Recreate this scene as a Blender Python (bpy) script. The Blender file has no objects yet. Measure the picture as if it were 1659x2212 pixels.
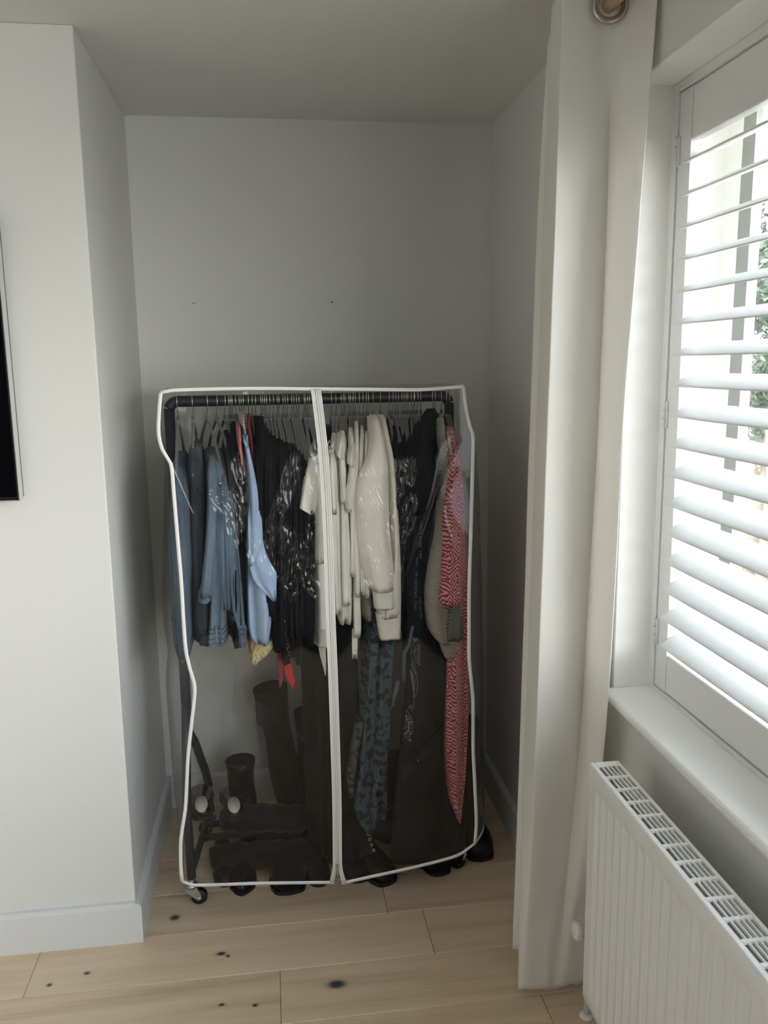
import bpy, math, random
import numpy as np
from mathutils import Matrix, Vector, noise as mnoise

sc = bpy.context.scene
# ------------------------------------------------------------------ camera
FPX, YAW, PITCH, ROLL, CAMH = 1812.92, 0.1340, 0.1753, -0.0134, 1.6052
CX, CY = 829.5, 1106.0
def _axes():
    cy, sy = math.cos(YAW), math.sin(YAW)
    F = np.array([sy*math.cos(PITCH), cy*math.cos(PITCH), -math.sin(PITCH)])
    r = np.array([cy, -sy, 0.0]); u = np.cross(r, F)
    c, s = math.cos(ROLL), math.sin(ROLL)
    return c*r+s*u, -s*r+c*u, F
AR, AU, AF = _axes()
EYE = np.array([0, 0, CAMH])
cam = bpy.data.objects.new('camera', bpy.data.cameras.new('camera'))
sc.collection.objects.link(cam)
cam.matrix_world = Matrix(((AR[0], AU[0], -AF[0], 0), (AR[1], AU[1], -AF[1], 0), (AR[2], AU[2], -AF[2], CAMH), (0, 0, 0, 1)))
cam.data.sensor_fit = 'VERTICAL'; cam.data.sensor_height = 36.0
cam.data.lens = 36.0*FPX/2212.0
cam.data.clip_start = 0.02
sc.camera = cam
# ------------------------------------------------------------------ world, light, exposure
SKY = 10.0
w = bpy.data.worlds.new('world'); sc.world = w; w.use_nodes = True
nt = w.node_tree; nt.nodes.clear()
out = nt.nodes.new('ShaderNodeOutputWorld'); bg = nt.nodes.new('ShaderNodeBackground')
tc = nt.nodes.new('ShaderNodeTexCoord'); sx = nt.nodes.new('ShaderNodeSeparateXYZ'); cr = nt.nodes.new('ShaderNodeValToRGB')
mr = nt.nodes.new('ShaderNodeMapRange'); mr.inputs['From Min'].default_value = -1; mr.inputs['From Max'].default_value = 1
nt.links.new(tc.outputs['Generated'], sx.inputs[0]); nt.links.new(sx.outputs['Z'], mr.inputs['Value'])
nt.links.new(mr.outputs[0], cr.inputs[0]); nt.links.new(cr.outputs[0], bg.inputs[0]); nt.links.new(bg.outputs[0], out.inputs[0])
e = cr.color_ramp.elements
e[0].position = 0.0; e[0].color = (.27, .265, .24, 1)
e[1].position = 1.0; e[1].color = (.17, .25, .38, 1)
for p_, c_ in ((.40, (.39, .385, .35, 1)), (.475, (.76, .76, .72, 1)), (.50, (1.0, .985, .94, 1)), (.60, (.88, .90, .92, 1)), (.72, (.40, .47, .57, 1))):
    q = e.new(p_); q.color = c_
bg.inputs['Strength'].default_value = SKY
sc.view_settings.view_transform = 'Standard'; sc.view_settings.look = 'None'
sc.view_settings.gamma = 1.0; sc.view_settings.use_curve_mapping = False
sc.view_settings.exposure = 0.57
sc.cycles.max_bounces = 14; sc.cycles.diffuse_bounces = 8; sc.cycles.transparent_max_bounces = 24
sun = bpy.data.objects.new('sun', bpy.data.lights.new('sun', 'SUN')); sc.collection.objects.link(sun)
sun.data.energy = 22.0; sun.data.angle = .009; sun.data.color = (1, .97, .93)
sun.rotation_euler = Vector((.55, .25, -.80)).to_track_quat('-Z', 'Y').to_euler()      # comes over the house, lights the street side only
def portal(name, loc, sy, sz):
    l = bpy.data.lights.new(name, 'AREA'); l.shape = 'RECTANGLE'; l.size = sy; l.size_y = sz
    l.cycles.is_portal = True
    o = bpy.data.objects.new(name, l); sc.collection.objects.link(o)
    o.location = loc
    o.rotation_euler = (math.radians(90), 0, math.radians(90))   # faces -x into the room
    return o
portal('window_light_portal', (1.10, 0.35, 1.5), 3.0, 1.45)

portal('window_light_portal', (1.10, -2.75, 1.2), 3.0, 2.1)
# ------------------------------------------------------------------ helpers
COL = sc.collection
RNG = np.random.default_rng(7)
def at(px, py, Y):
    d = AR*(px-CX)/FPX + AU*(CY-py)/FPX + AF
    return EYE + d*Y/d[1]
def onz(px, py, z):
    d = AR*(px-CX)/FPX + AU*(CY-py)/FPX + AF
    return EYE + d*(z-CAMH)/d[2]
def tag(o, label=None, cat=None, group=None, kind=None):
    if label: o['label'] = label
    if cat: o['category'] = cat
    if group: o['group'] = group
    if kind: o['kind'] = kind
    return o
def root(name, loc, label=None, cat=None, group=None, kind=None):
    o = bpy.data.objects.new(name, None); COL.objects.link(o); o.location = loc
    o.empty_display_size = .05
    o['_o'] = [float(v) for v in loc]
    return tag(o, label, cat, group, kind)
def mk(name, V, F, m, parent=None, smooth=True, base=True):
    """one mesh object from world-space vertices"""
    V = np.asarray(V, float)
    if parent is not None:
        top = parent
        while top.parent: top = top.parent
        O = np.array(top['_o'])
    else:
        O = np.array([V[:, 0].mean(), V[:, 1].mean(), V[:, 2].min()]) if base else np.zeros(3)
    me = bpy.data.meshes.new(name)
    me.from_pydata((V-O).tolist(), [], [list(map(int, f)) for f in F])
    me.materials.append(m)
    if smooth: me.polygons.foreach_set('use_smooth', [True]*len(me.polygons))
    me.update()
    o = bpy.data.objects.new(name, me); COL.objects.link(o)
    if parent is not None: o.parent = parent
    else:
        o.location = O; o['_o'] = [float(v) for v in O]
    return o
def join(*parts):
    VV, FF, n = [], [], 0
    for V, F in parts:
        V = np.asarray(V, float); VV.append(V); FF += [[i+n for i in f] for f in F]; n += len(V)
    return np.concatenate(VV), FF
def box(x0, x1, y0, y1, z0, z1, b=0.0):
    if b <= 0:
        V = [(x, y, z) for z in (z0, z1) for y in (y0, y1) for x in (x0, x1)]
        return V, [(0, 2, 3, 1), (4, 5, 7, 6), (0, 1, 5, 4), (2, 6, 7, 3), (0, 4, 6, 2), (1, 3, 7, 5)]
    V = []; F = []
    for z, i in ((z0, b), (z0+b, 0), (z1-b, 0), (z1, b)):
        V += [(x0+i, y0+i, z), (x1-i, y0+i, z), (x1-i, y1-i, z), (x0+i, y1-i, z)]
    F.append((3, 2, 1, 0)); F.append((12, 13, 14, 15))
    for k in range(3):
        for j in range(4):
            a = k*4+j; c = k*4+(j+1) % 4; F.append((a, c, c+4, a+4))
    return V, F
def tube(P, r, n=8, caps=True, closed=False):
    P = [np.array(p, float) for p in P]; m = len(P)
    rs = r if hasattr(r, '__len__') else [r]*m
    V = []; F = []; up = None
    for i in range(m):
        a = P[(i-1) % m] if (closed or i > 0) else P[i]; b = P[(i+1) % m] if (closed or i < m-1) else P[i]
        t = b-a; t = t/(np.linalg.norm(t)+1e-12)
        if up is None:
            up = np.array([0, 0, 1.]) if abs(t[2]) < .9 else np.array([1., 0, 0])
        up = up - t*(up@t); up /= np.linalg.norm(up)+1e-12
        s = np.cross(t, up)
        for k in range(n):
            th = 2*math.pi*k/n; V.append(P[i]+rs[i]*(math.cos(th)*up+math.sin(th)*s))
    for i in range(m if closed else m-1):
        for k in range(n):
            a = i*n+k; b = i*n+(k+1) % n; c = ((i+1) % m)*n+(k+1) % n; d = ((i+1) % m)*n+k
            F.append((a, b, c, d))
    if caps and not closed:
        F.append(list(range(n))[::-1]); F.append(list(range((m-1)*n, m*n)))
    return V, F
def ribbon(P, side, wid, th=.0012):
    """flat strip along P, width direction side (vector or list), thickness th along the third axis"""
    P = np.array(P, float); m = len(P); V = []; F = []
    S = np.array(side, float)
    if S.ndim == 1: S = np.tile(S, (m, 1))
    T = np.gradient(P, axis=0); N = np.cross(T, S); N /= np.linalg.norm(N, axis=1)[:, None]+1e-12
    for i in range(m):
        for a, b in ((-1, -1), (1, -1), (1, 1), (-1, 1)):
            V.append(P[i]+S[i]*a*wid/2+N[i]*b*th/2)
    for i in range(m-1):
        for k in range(4):
            F.append((i*4+k, i*4+(k+1) % 4, i*4+4+(k+1) % 4, i*4+4+k))
    F.append((3, 2, 1, 0)); F.append((m*4-4, m*4-3, m*4-2, m*4-1))
    return V, F
def grid(P):
    """P: (a,b,3) array -> verts, quads"""
    a, b = P.shape[:2]
    V = P.reshape(-1, 3); i = np.arange(a*b).reshape(a, b)
    F = np.stack([i[:-1, :-1], i[:-1, 1:], i[1:, 1:], i[1:, :-1]], -1).reshape(-1, 4)
    return V, F.tolist()
def bevel(o, wdt=.003, seg=2):
    m = o.modifiers.new('bevel', 'BEVEL'); m.width = wdt; m.segments = seg; m.limit_method = 'ANGLE'; return o
def lathe(prof, c, ax='z', n=24):
    V = []; F = []
    for r, h in prof:
        for k in range(n):
            a = 2*math.pi*k/n
            p = {'z': (r*math.cos(a), r*math.sin(a), h), 'x': (h, r*math.cos(a), r*math.sin(a)), 'y': (r*math.sin(a), h, r*math.cos(a))}[ax]
            V.append((c[0]+p[0], c[1]+p[1], c[2]+p[2]))
    m = len(prof)
    for i in range(m-1):
        for k in range(n): F.append((i*n+k, i*n+(k+1) % n, (i+1)*n+(k+1) % n, (i+1)*n+k))
    F.append(list(range(n))[::-1]); F.append(list(range((m-1)*n, m*n)))
    return V, F
def cat(xs, ys, q):
    """smooth (pchip-like) interpolation"""
    xs = np.asarray(xs, float); ys = np.asarray(ys, float); q = np.asarray(q, float)
    h = np.diff(xs); d = np.diff(ys)/h; m = np.zeros(len(xs))
    if len(xs) == 2: return np.interp(q, xs, ys)
    m[0], m[-1] = d[0], d[-1]
    for i in range(1, len(xs)-1):
        m[i] = 0 if d[i-1]*d[i] <= 0 else 2*d[i-1]*d[i]/(d[i-1]+d[i])
    k = np.clip(np.searchsorted(xs, q)-1, 0, len(h)-1); t = (q-xs[k])/h[k]
    return ((2*t**3-3*t**2+1)*ys[k]+(t**3-2*t**2+t)*h[k]*m[k]+(-2*t**3+3*t**2)*ys[k+1]+(t**3-t**2)*h[k]*m[k+1])

# ------------------------------------------------------------------ materials
def mat(name, col, rough=.6, metal=0., nscale=0, nvar=0, bump=0, bscale=300, sheen=0, spec=.5, trans=0, stretch=None):
    m = bpy.data.materials.new(name); m.use_nodes = True; n = m.node_tree; b = n.nodes['Principled BSDF']
    b.inputs['Base Color'].default_value = (*col, 1); b.inputs['Roughness'].default_value = rough
    b.inputs['Metallic'].default_value = metal; b.inputs['Specular IOR Level'].default_value = spec
    if sheen: b.inputs['Sheen Weight'].default_value = sheen
    t = n.nodes.new('ShaderNodeTexCoord'); src = t.outputs['Object']
    if stretch:
        mp = n.nodes.new('ShaderNodeMapping'); mp.inputs['Scale'].default_value = stretch; n.links.new(src, mp.inputs[0]); src = mp.outputs[0]
    if nvar:
        x = n.nodes.new('ShaderNodeTexNoise'); x.inputs['Scale'].default_value = nscale; x.inputs['Detail'].default_value = 5
        n.links.new(src, x.inputs['Vector'])
        r = n.nodes.new('ShaderNodeMapRange'); r.inputs['From Min'].default_value = .3; r.inputs['From Max'].default_value = .7
        r.inputs['To Min'].default_value = 1-nvar; r.inputs['To Max'].default_value = 1+nvar; n.links.new(x.outputs[0], r.inputs['Value'])
        v = n.nodes.new('ShaderNodeVectorMath'); v.operation = 'SCALE'; v.inputs[0].default_value = col
        n.links.new(r.outputs[0], v.inputs['Scale']); n.links.new(v.outputs[0], b.inputs['Base Color'])
    if bump:
        x = n.nodes.new('ShaderNodeTexNoise'); x.inputs['Scale'].default_value = bscale; x.inputs['Detail'].default_value = 3
        n.links.new(src, x.inputs['Vector'])
        k = n.nodes.new('ShaderNodeBump'); k.inputs['Strength'].default_value = bump; k.inputs['Distance'].default_value = .002
        n.links.new(x.outputs[0], k.inputs['Height']); n.links.new(k.outputs[0], b.inputs['Normal'])
    if trans:
        o = n.nodes['Material Output']; tr = n.nodes.new('ShaderNodeBsdfTranslucent'); tr.inputs[0].default_value = (*col, 1)
        mx = n.nodes.new('ShaderNodeMixShader'); mx.inputs[0].default_value = trans
        n.links.new(b.outputs[0], mx.inputs[1]); n.links.new(tr.outputs[0], mx.inputs[2]); n.links.new(mx.outputs[0], o.inputs[0])
    return m
class N:
    """tiny math-node chain builder"""
    def __init__(s, m): s.n = m.node_tree; s.b = s.n.nodes['Principled BSDF']
    def v(s, node, inp, val):
        if hasattr(val, 'is_output') or hasattr(val, 'links'): s.n.links.new(val, node.inputs[inp])
        else: node.inputs[inp].default_value = val
    def math(s, op, a, b=0., c=0.):
        x = s.n.nodes.new('ShaderNodeMath'); x.operation = op
        for i, q in enumerate((a, b, c)): s.v(x, i, q)
        return x.outputs[0]
    def coord(s, scale=(1, 1, 1), warp=0, wscale=10):
        t = s.n.nodes.new('ShaderNodeTexCoord'); src = t.outputs['Object']
        if warp:
            x = s.n.nodes.new('ShaderNodeTexNoise'); x.inputs['Scale'].default_value = wscale; s.n.links.new(src, x.inputs['Vector'])
            k = s.n.nodes.new('ShaderNodeVectorMath'); k.operation = 'MULTIPLY_ADD'
            s.n.links.new(x.outputs['Color'], k.inputs[0]); k.inputs[1].default_value = (warp,)*3; s.n.links.new(src, k.inputs[2]); src = k.outputs[0]
        m = s.n.nodes.new('ShaderNodeMapping'); m.inputs['Scale'].default_value = scale; s.n.links.new(src, m.inputs[0])
        return m.outputs[0]
    def sep(s, v):
        x = s.n.nodes.new('ShaderNodeSeparateXYZ'); s.n.links.new(v, x.inputs[0]); return x.outputs
    def voro(s, v, scale, feat='F1', o='Distance', rnd=1.):
        x = s.n.nodes.new('ShaderNodeTexVoronoi'); x.feature = feat; x.inputs['Scale'].default_value = scale
        x.inputs['Randomness'].default_value = rnd
        s.n.links.new(v, x.inputs['Vector']); return x.outputs[o]
    def noise(s, v, scale, det=2):
        x = s.n.nodes.new('ShaderNodeTexNoise'); x.inputs['Scale'].default_value = scale; x.inputs['Detail'].default_value = det
        s.n.links.new(v, x.inputs['Vector']); return x.outputs[0]
    def ramp(s, f, stops):
        x = s.n.nodes.new('ShaderNodeValToRGB'); s.n.links.new(f, x.inputs[0]); e = x.color_ramp.elements
        e[0].position, e[0].color = stops[0][0], (*stops[0][1], 1); e[1].position, e[1].color = stops[-1][0], (*stops[-1][1], 1)
        for p, c in stops[1:-1]:
            q = e.new(p); q.color = (*c, 1)
        return x.outputs[0]
    def base(s, c): s.n.links.new(c, s.b.inputs['Base Color'])

M = {}
M['wall'] = mat('wall_paint', (.675, .675, .648), .75, nscale=3, nvar=.012, bump=.06, bscale=140)
M['ceil'] = mat('ceiling_paint', (.695, .69, .66), .8, nscale=3, nvar=.012, bump=.05, bscale=140)
M['trim'] = mat('trim_paint', (.67, .672, .665), .4, nscale=5, nvar=.01, bump=.02, bscale=60)
M['white'] = mat('white_satin', (.74, .74, .73), .32)
M['sill'] = mat('sill_gloss', (.88, .875, .86), .3)
M['reveal'] = mat('reveal_paint', (.88, .865, .825), .6, bump=.03, bscale=120)
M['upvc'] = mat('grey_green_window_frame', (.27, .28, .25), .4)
M['rad'] = mat('radiator_enamel', (.78, .78, .765), .35)
M['grille'] = mat('grille_enamel', (.84, .84, .82), .4)
M['steel'] = mat('zinc_steel', (.55, .57, .56), .38, 1.0)
M['chrome'] = mat('chrome_wire', (.75, .75, .74), .18, 1.0)
M['nickel'] = mat('brushed_nickel', (.50, .47, .43), .3, 1.0)
M['rackblack'] = mat('black_powder_coat', (.012, .013, .016), .42)
M['rubber'] = mat('black_rubber', (.006, .006, .007), .5)
M['velvet'] = mat('grey_velvet', (.13, .122, .11), .8, sheen=.3)
M['padded'] = mat('pale_padded_fabric', (.52, .50, .45), .8)
M['curtain'] = mat('cream_curtain_cloth', (.90, .88, .835), .45, nscale=6, nvar=.02, bump=.12, bscale=420, trans=.30, sheen=.1)
M['binding'] = mat('white_binding_tape', (.82, .81, .79), .6)
M['tape'] = mat('white_zip_tape', (.74, .73, .69), .7, bump=.2, bscale=500)
M['tvbody'] = mat('black_tv_plastic', (.008, .008, .008), .3)
M['tvscreen'] = mat('black_tv_screen', (.002, .002, .003), .12, spec=.2)
M['tvedge'] = mat('silver_tv_edge', (.75, .74, .72), .3, .8)
M['shoe'] = mat('black_leather', (.007, .007, .008), .42, spec=.3, nscale=30, nvar=.1, bump=.06, bscale=60)
M['suede'] = mat('black_suede', (.007, .0065, .006), .85, spec=.15, nscale=60, nvar=.1, sheen=.1)
M['patent'] = mat('black_patent', (.006, .006, .009), .12)
M['sole'] = mat('black_sole', (.008, .008, .008), .6)
M['insole'] = mat('pale_insole', (.60, .57, .50), .5)
M['wood'] = mat('light_wood_pole', (.52, .38, .23), .45, nscale=30, nvar=.2, stretch=(1, .05, 1))
M['hole'] = mat('dark_filler', (.10, .09, .08), .9)
M['bark'] = mat('tree_bark', (.10, .08, .06), .9)
M['leaf'] = mat('tree_leaves', (.035, .055, .03), .6, nscale=2, nvar=.3)
M['dark_fins'] = mat('shade_dark_fins', (.025, .025, .025), .7)

def denim(name, col, fade=.35, seed=0):
    m = mat(name, col, .85, bump=.35, bscale=700, sheen=.1)
    q = N(m); v = q.coord((60, 60, 6)); n1 = q.noise(v, 4, 4); n2 = q.noise(q.coord((1, 1, .6)), 9, 3)
    f = q.math('ADD', q.math('MULTIPLY', n1, .55), q.math('MULTIPLY', n2, .6))
    lo = tuple(c*(1-fade) for c in col); hi = tuple(min(1, c*(1+fade*1.2)+.01) for c in col)
    q.base(q.ramp(f, [(.38, lo), (.56, col), (.76, hi)])); return m
M['denim_jacket'] = denim('washed_blue_denim', (.068, .098, .135))
M['denim_dark'] = denim('dark_denim', (.026, .036, .052))
M['denim_shirt'] = denim('pale_blue_denim', (.105, .148, .192), .3)
M['denim_mid'] = denim('mid_blue_denim', (.078, .115, .155), .35)
M['stitch'] = mat('denim_stitch', (.018, .028, .042), .9)
M['linen'] = mat('light_blue_linen', (.34, .455, .63), .8, nscale=25, nvar=.06, bump=.3, bscale=800)
M['red'] = mat('red_satin', (.42, .015, .018), .45)
M['crimson'] = mat('dark_red_cloth', (.22, .018, .022), .7)
def blk(name, col, rough=.8, **k): return mat(name, col, rough, bump=.2, bscale=500, nscale=12, nvar=.25, spec=.12, **k)
M['black1'] = blk('black_cotton', (.010, .010, .012)); M['black2'] = blk('black_wool', (.009, .0085, .0085), .9)
M['black3'] = blk('black_satin', (.008, .008, .010), .35); M['navy'] = blk('navy_black_jersey', (.010, .012, .018))
M['brownblack'] = blk('brown_black_cloth', (.011, .010, .009)); M['charcoal'] = blk('charcoal_cloth', (.030, .030, .034))
M['slate'] = mat('slate_blue_cloth', (.085, .105, .145), .75)
M['white1'] = mat('white_cotton', (.86, .84, .78), .8, nscale=20, nvar=.03, bump=.25, bscale=600)
M['white2'] = mat('ivory_viscose', (.82, .79, .72), .75, nscale=20, nvar=.04, bump=.25, bscale=500)
M['white3'] = mat('off_white_cotton', (.74, .71, .64), .8, nscale=15, nvar=.05, bump=.25, bscale=500)
M['sheer'] = mat('sheer_white_voile', (.72, .71, .67), .7)
M['cream'] = mat('cream_fleece', (.86, .82, .74), .85, nscale=20, nvar=.03, bump=.25, bscale=500, sheen=.15)
M['cuff'] = mat('cream_rib', (.82, .78, .71), .85, bump=.5, bscale=300, stretch=(4, 4, .2))
M['greige'] = mat('grey_beige_cotton', (.40, .37, .325), .85, bump=.2, bscale=500)
def knit():
    m = mat('beige_knit', (.33, .295, .24), .9, sheen=.2); q = N(m)
    s = q.sep(q.coord()); a = q.math('ADD', q.math('MULTIPLY', s[2], 900.), q.math('MULTIPLY', s[0], 330.))
    b_ = q.math('MULTIPLY', s[1], 800.)
    h = q.math('ADD', q.math('SINE', a), q.math('MULTIPLY', q.noise(q.coord((40, 40, 200)), 3), .9))
    q.base(q.ramp(q.math('MULTIPLY_ADD', h, .25, .4), [(.1, (.21, .185, .15)), (.5, (.33, .295, .24)), (.9, (.42, .385, .32))]))
    k = q.n.nodes.new('ShaderNodeBump'); k.inputs['Strength'].default_value = .6; k.inputs['Distance'].default_value = .002
    q.n.links.new(h, k.inputs['Height']); q.n.links.new(k.outputs[0], q.b.inputs['Normal']); return m
M['knit'] = knit()
def ikat():
    m = mat('red_pink_ikat_print', (.4, .1, .12), .75, bump=.15, bscale=600); q = N(m)
    s = q.sep(q.coord((1, .6, 1), .007, 70))
    X = q.math('ADD', s[0], s[1]); Z = s[2]
    dx = q.math('PINGPONG', X, .022); dz = q.math('PINGPONG', Z, .034)
    d = q.math('ADD', q.math('MULTIPLY', dx, 1.5), dz)                     # diamond rings
    ring = q.math('SINE', q.math('MULTIPLY', d, 520.))
    stp = q.math('SINE', q.math('MULTIPLY', q.math('ADD', Z, q.math('MULTIPLY', dx, 1.1)), 560.))
    sel = q.math('GREATER_THAN', q.math('SINE', q.math('ADD', q.math('MULTIPLY', Z, 46.), q.math('MULTIPLY', q.noise(q.coord(), 30), 3.))), .35)
    f = q.math('ADD', q.math('MULTIPLY', ring, q.math('SUBTRACT', 1., sel)), q.math('MULTIPLY', stp, sel))
    f = q.math('ADD', f, q.math('MULTIPLY', q.math('SUBTRACT', q.noise(q.coord(), 210, 4), .5), 3.4))
    q.base(q.ramp(q.math('MULTIPLY_ADD', f, .5, .5), [(.30, (.29, .012, .030)), (.44, (.36, .026, .05)), (.58, (.60, .27, .285)), (.9, (.68, .38, .38))])); return m
M['ikat'] = ikat()
def fern(name, dark, lines):
    m = mat(name, dark, .7); q = N(m); v = q.coord((1, .8, 1), .008, 60)
    d = q.voro(v, 34); c = q.sep(q.voro(v, 34, o='Position')); col_ = q.sep(q.voro(v, 34, o='Color')); s = q.sep(v)
    ang = q.math('ARCTAN2', q.math('SUBTRACT', s[2], c[2]), q.math('SUBTRACT', s[0], c[0]))
    fan = q.math('GREATER_THAN', q.math('SINE', q.math('ADD', ang, q.math('MULTIPLY', col_[0], 6.28))), -.62)
    rays = q.math('GREATER_THAN', q.math('SINE', q.math('MULTIPLY', ang, 22.)), .1)
    f = q.math('MULTIPLY', q.math('MULTIPLY', rays, fan), q.math('MULTIPLY', q.math('GREATER_THAN', d, .13), q.math('LESS_THAN', d, .72)))
    rim = q.math('MULTIPLY', fan, q.math('COMPARE', d, .09, .03))
    q.base(q.ramp(q.math('MAXIMUM', f, rim), [(.3, dark), (.7, lines)])); return m
M['fern'] = fern('teal_fern_print', (.008, .012, .018), (.10, .165, .215))
M['ferngrey'] = fern('grey_fern_print', (.010, .012, .015), (.12, .14, .155))
def lattice():
    m = mat('black_white_lattice', (.02, .02, .02), .8); q = N(m); s = q.sep(q.coord())
    a = q.math('ABSOLUTE', q.math('SINE', q.math('ADD', q.math('MULTIPLY', s[0], 520.), q.math('MULTIPLY', s[2], 330.))))
    b_ = q.math('ABSOLUTE', q.math('SINE', q.math('SUBTRACT', q.math('MULTIPLY', s[0], 520.), q.math('MULTIPLY', s[2], 330.))))
    f = q.math('MINIMUM', a, b_)
    q.base(q.ramp(f, [(.34, (.34, .34, .32)), (.46, (.006, .006, .007))])); return m
M['lattice'] = lattice()
def paisley(name, base, ink1, ink2, sc_=45):
    m = mat(name, base, .7); q = N(m); v = q.coord((1, 1, 1), .02, 30); d = q.voro(v, sc_, 'SMOOTH_F1')
    f = q.math('MULTIPLY_ADD', q.math('SINE', q.math('MULTIPLY', d, 17.)), .5, .5)
    f = q.math('ADD', q.math('MULTIPLY', f, .7), q.math('MULTIPLY', q.noise(q.coord(), 160, 3), .35))
    q.base(q.ramp(f, [(.25, base), (.45, ink1), (.62, ink2), (.85, base)])); return m
M['paisley_y'] = paisley('yellow_paisley', (.50, .42, .20), (.12, .10, .05), (.55, .47, .22))
M['paisley_p'] = paisley('pink_paisley', (.42, .17, .15), (.12, .03, .04), (.40, .33, .18))
def border():
    m = mat('black_white_border_print', (.01, .01, .01), .8); q = N(m); v = q.coord((1, 1, 1), .012, 40)
    d = q.voro(v, 95, 'DISTANCE_TO_EDGE'); dd = q.voro(v, 60, 'F1')
    a = q.math('LESS_THAN', d, .10); b_ = q.math('GREATER_THAN', q.math('SINE', q.math('MULTIPLY', dd, 48.)), .55)
    f = q.math('MAXIMUM', q.math('MULTIPLY', a, q.math('GREATER_THAN', q.noise(q.coord(), 60), .47)), q.math('MULTIPLY', b_, .8))
    q.base(q.ramp(f, [(.3, (.008, .008, .009)), (.8, (.40, .40, .38))])); return m
M['border'] = border()
M['ink'] = mat('white_ink', (.30, .30, .29), .8)
M['stripe'] = None
def stripes():
    m = mat('black_white_stripe', (.7, .7, .68), .7); q = N(m); s = q.sep(q.coord())
    f = q.math('SINE', q.math('ADD', q.math('MULTIPLY', s[2], 1150.), q.math('MULTIPLY', s[0], 400.)))
    q.base(q.ramp(q.math('MULTIPLY_ADD', f, .5, .5), [(.22, (.015, .015, .016)), (.36, (.62, .60, .56))])); return m
M['stripe'] = stripes()
M['pink'] = mat('coral_pink_cloth', (.52, .17, .16), .7, nscale=60, nvar=.4)
M['sequin'] = mat('silver_sequin', (.8, .8, .8), .15, 1.0)

def glassy(name, tint, gloss, haze, rough=.03, bump=0, bscale=120):
    m = bpy.data.materials.new(name); m.use_nodes = True; n = m.node_tree; n.nodes.clear()
    o = n.nodes.new('ShaderNodeOutputMaterial'); t = n.nodes.new('ShaderNodeBsdfTransparent'); t.inputs[0].default_value = (*tint, 1)
    g = n.nodes.new('ShaderNodeBsdfGlossy'); g.inputs['Roughness'].default_value = rough
    ge = n.nodes.new('ShaderNodeNewGeometry'); dt = n.nodes.new('ShaderNodeVectorMath'); dt.operation = 'DOT_PRODUCT'
    n.links.new(ge.outputs['Incoming'], dt.inputs[0]); n.links.new(ge.outputs['Normal'], dt.inputs[1])
    def mth(op, *v):
        x = n.nodes.new('ShaderNodeMath'); x.operation = op
        for i, q in enumerate(v):
            if isinstance(q, (int, float)): x.inputs[i].default_value = q
            else: n.links.new(q, x.inputs[i])
        return x
    om = mth('SUBTRACT', 1., mth('ABSOLUTE', dt.outputs['Value']).outputs[0])
    fz = mth('MULTIPLY_ADD', mth('POWER', om.outputs[0], 5.).outputs[0], .95, .046)     # reflection grows towards grazing angles
    k = mth('MULTIPLY', fz.outputs[0], gloss); k.use_clamp = True
    m1 = n.nodes.new('ShaderNodeMixShader'); n.links.new(k.outputs[0], m1.inputs[0]); n.links.new(t.outputs[0], m1.inputs[1]); n.links.new(g.outputs[0], m1.inputs[2])
    last = m1
    if haze:
        d = n.nodes.new('ShaderNodeBsdfDiffuse'); d.inputs[0].default_value = (.8, .8, .8, 1)
        tr = n.nodes.new('ShaderNodeBsdfTranslucent'); tr.inputs[0].default_value = (.8, .8, .8, 1)
        a = n.nodes.new('ShaderNodeMixShader'); a.inputs[0].default_value = .5; n.links.new(d.outputs[0], a.inputs[1]); n.links.new(tr.outputs[0], a.inputs[2])
        m2 = n.nodes.new('ShaderNodeMixShader'); m2.inputs[0].default_value = haze; n.links.new(m1.outputs[0], m2.inputs[1]); n.links.new(a.outputs[0], m2.inputs[2]); last = m2
    if bump:
        c = n.nodes.new('ShaderNodeTexCoord'); x = n.nodes.new('ShaderNodeTexNoise'); x.inputs['Scale'].default_value = bscale; x.inputs['Detail'].default_value = 2
        n.links.new(c.outputs['Object'], x.inputs['Vector']); b = n.nodes.new('ShaderNodeBump'); b.inputs['Strength'].default_value = bump; b.inputs['Distance'].default_value = .002
        n.links.new(x.outputs[0], b.inputs['Height']); n.links.new(b.outputs[0], g.inputs['Normal']); n.links.new(b.outputs[0], dt.inputs[1])
    n.links.new(last.outputs[0], o.inputs[0]); return m
M['film'] = glassy('clear_vinyl_film', (.955, .955, .95), 1.0, .001, .018, .03, 40)
M['glass'] = glassy('window_glass', (.96, .97, .965), 1.0, 0, .0)

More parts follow.
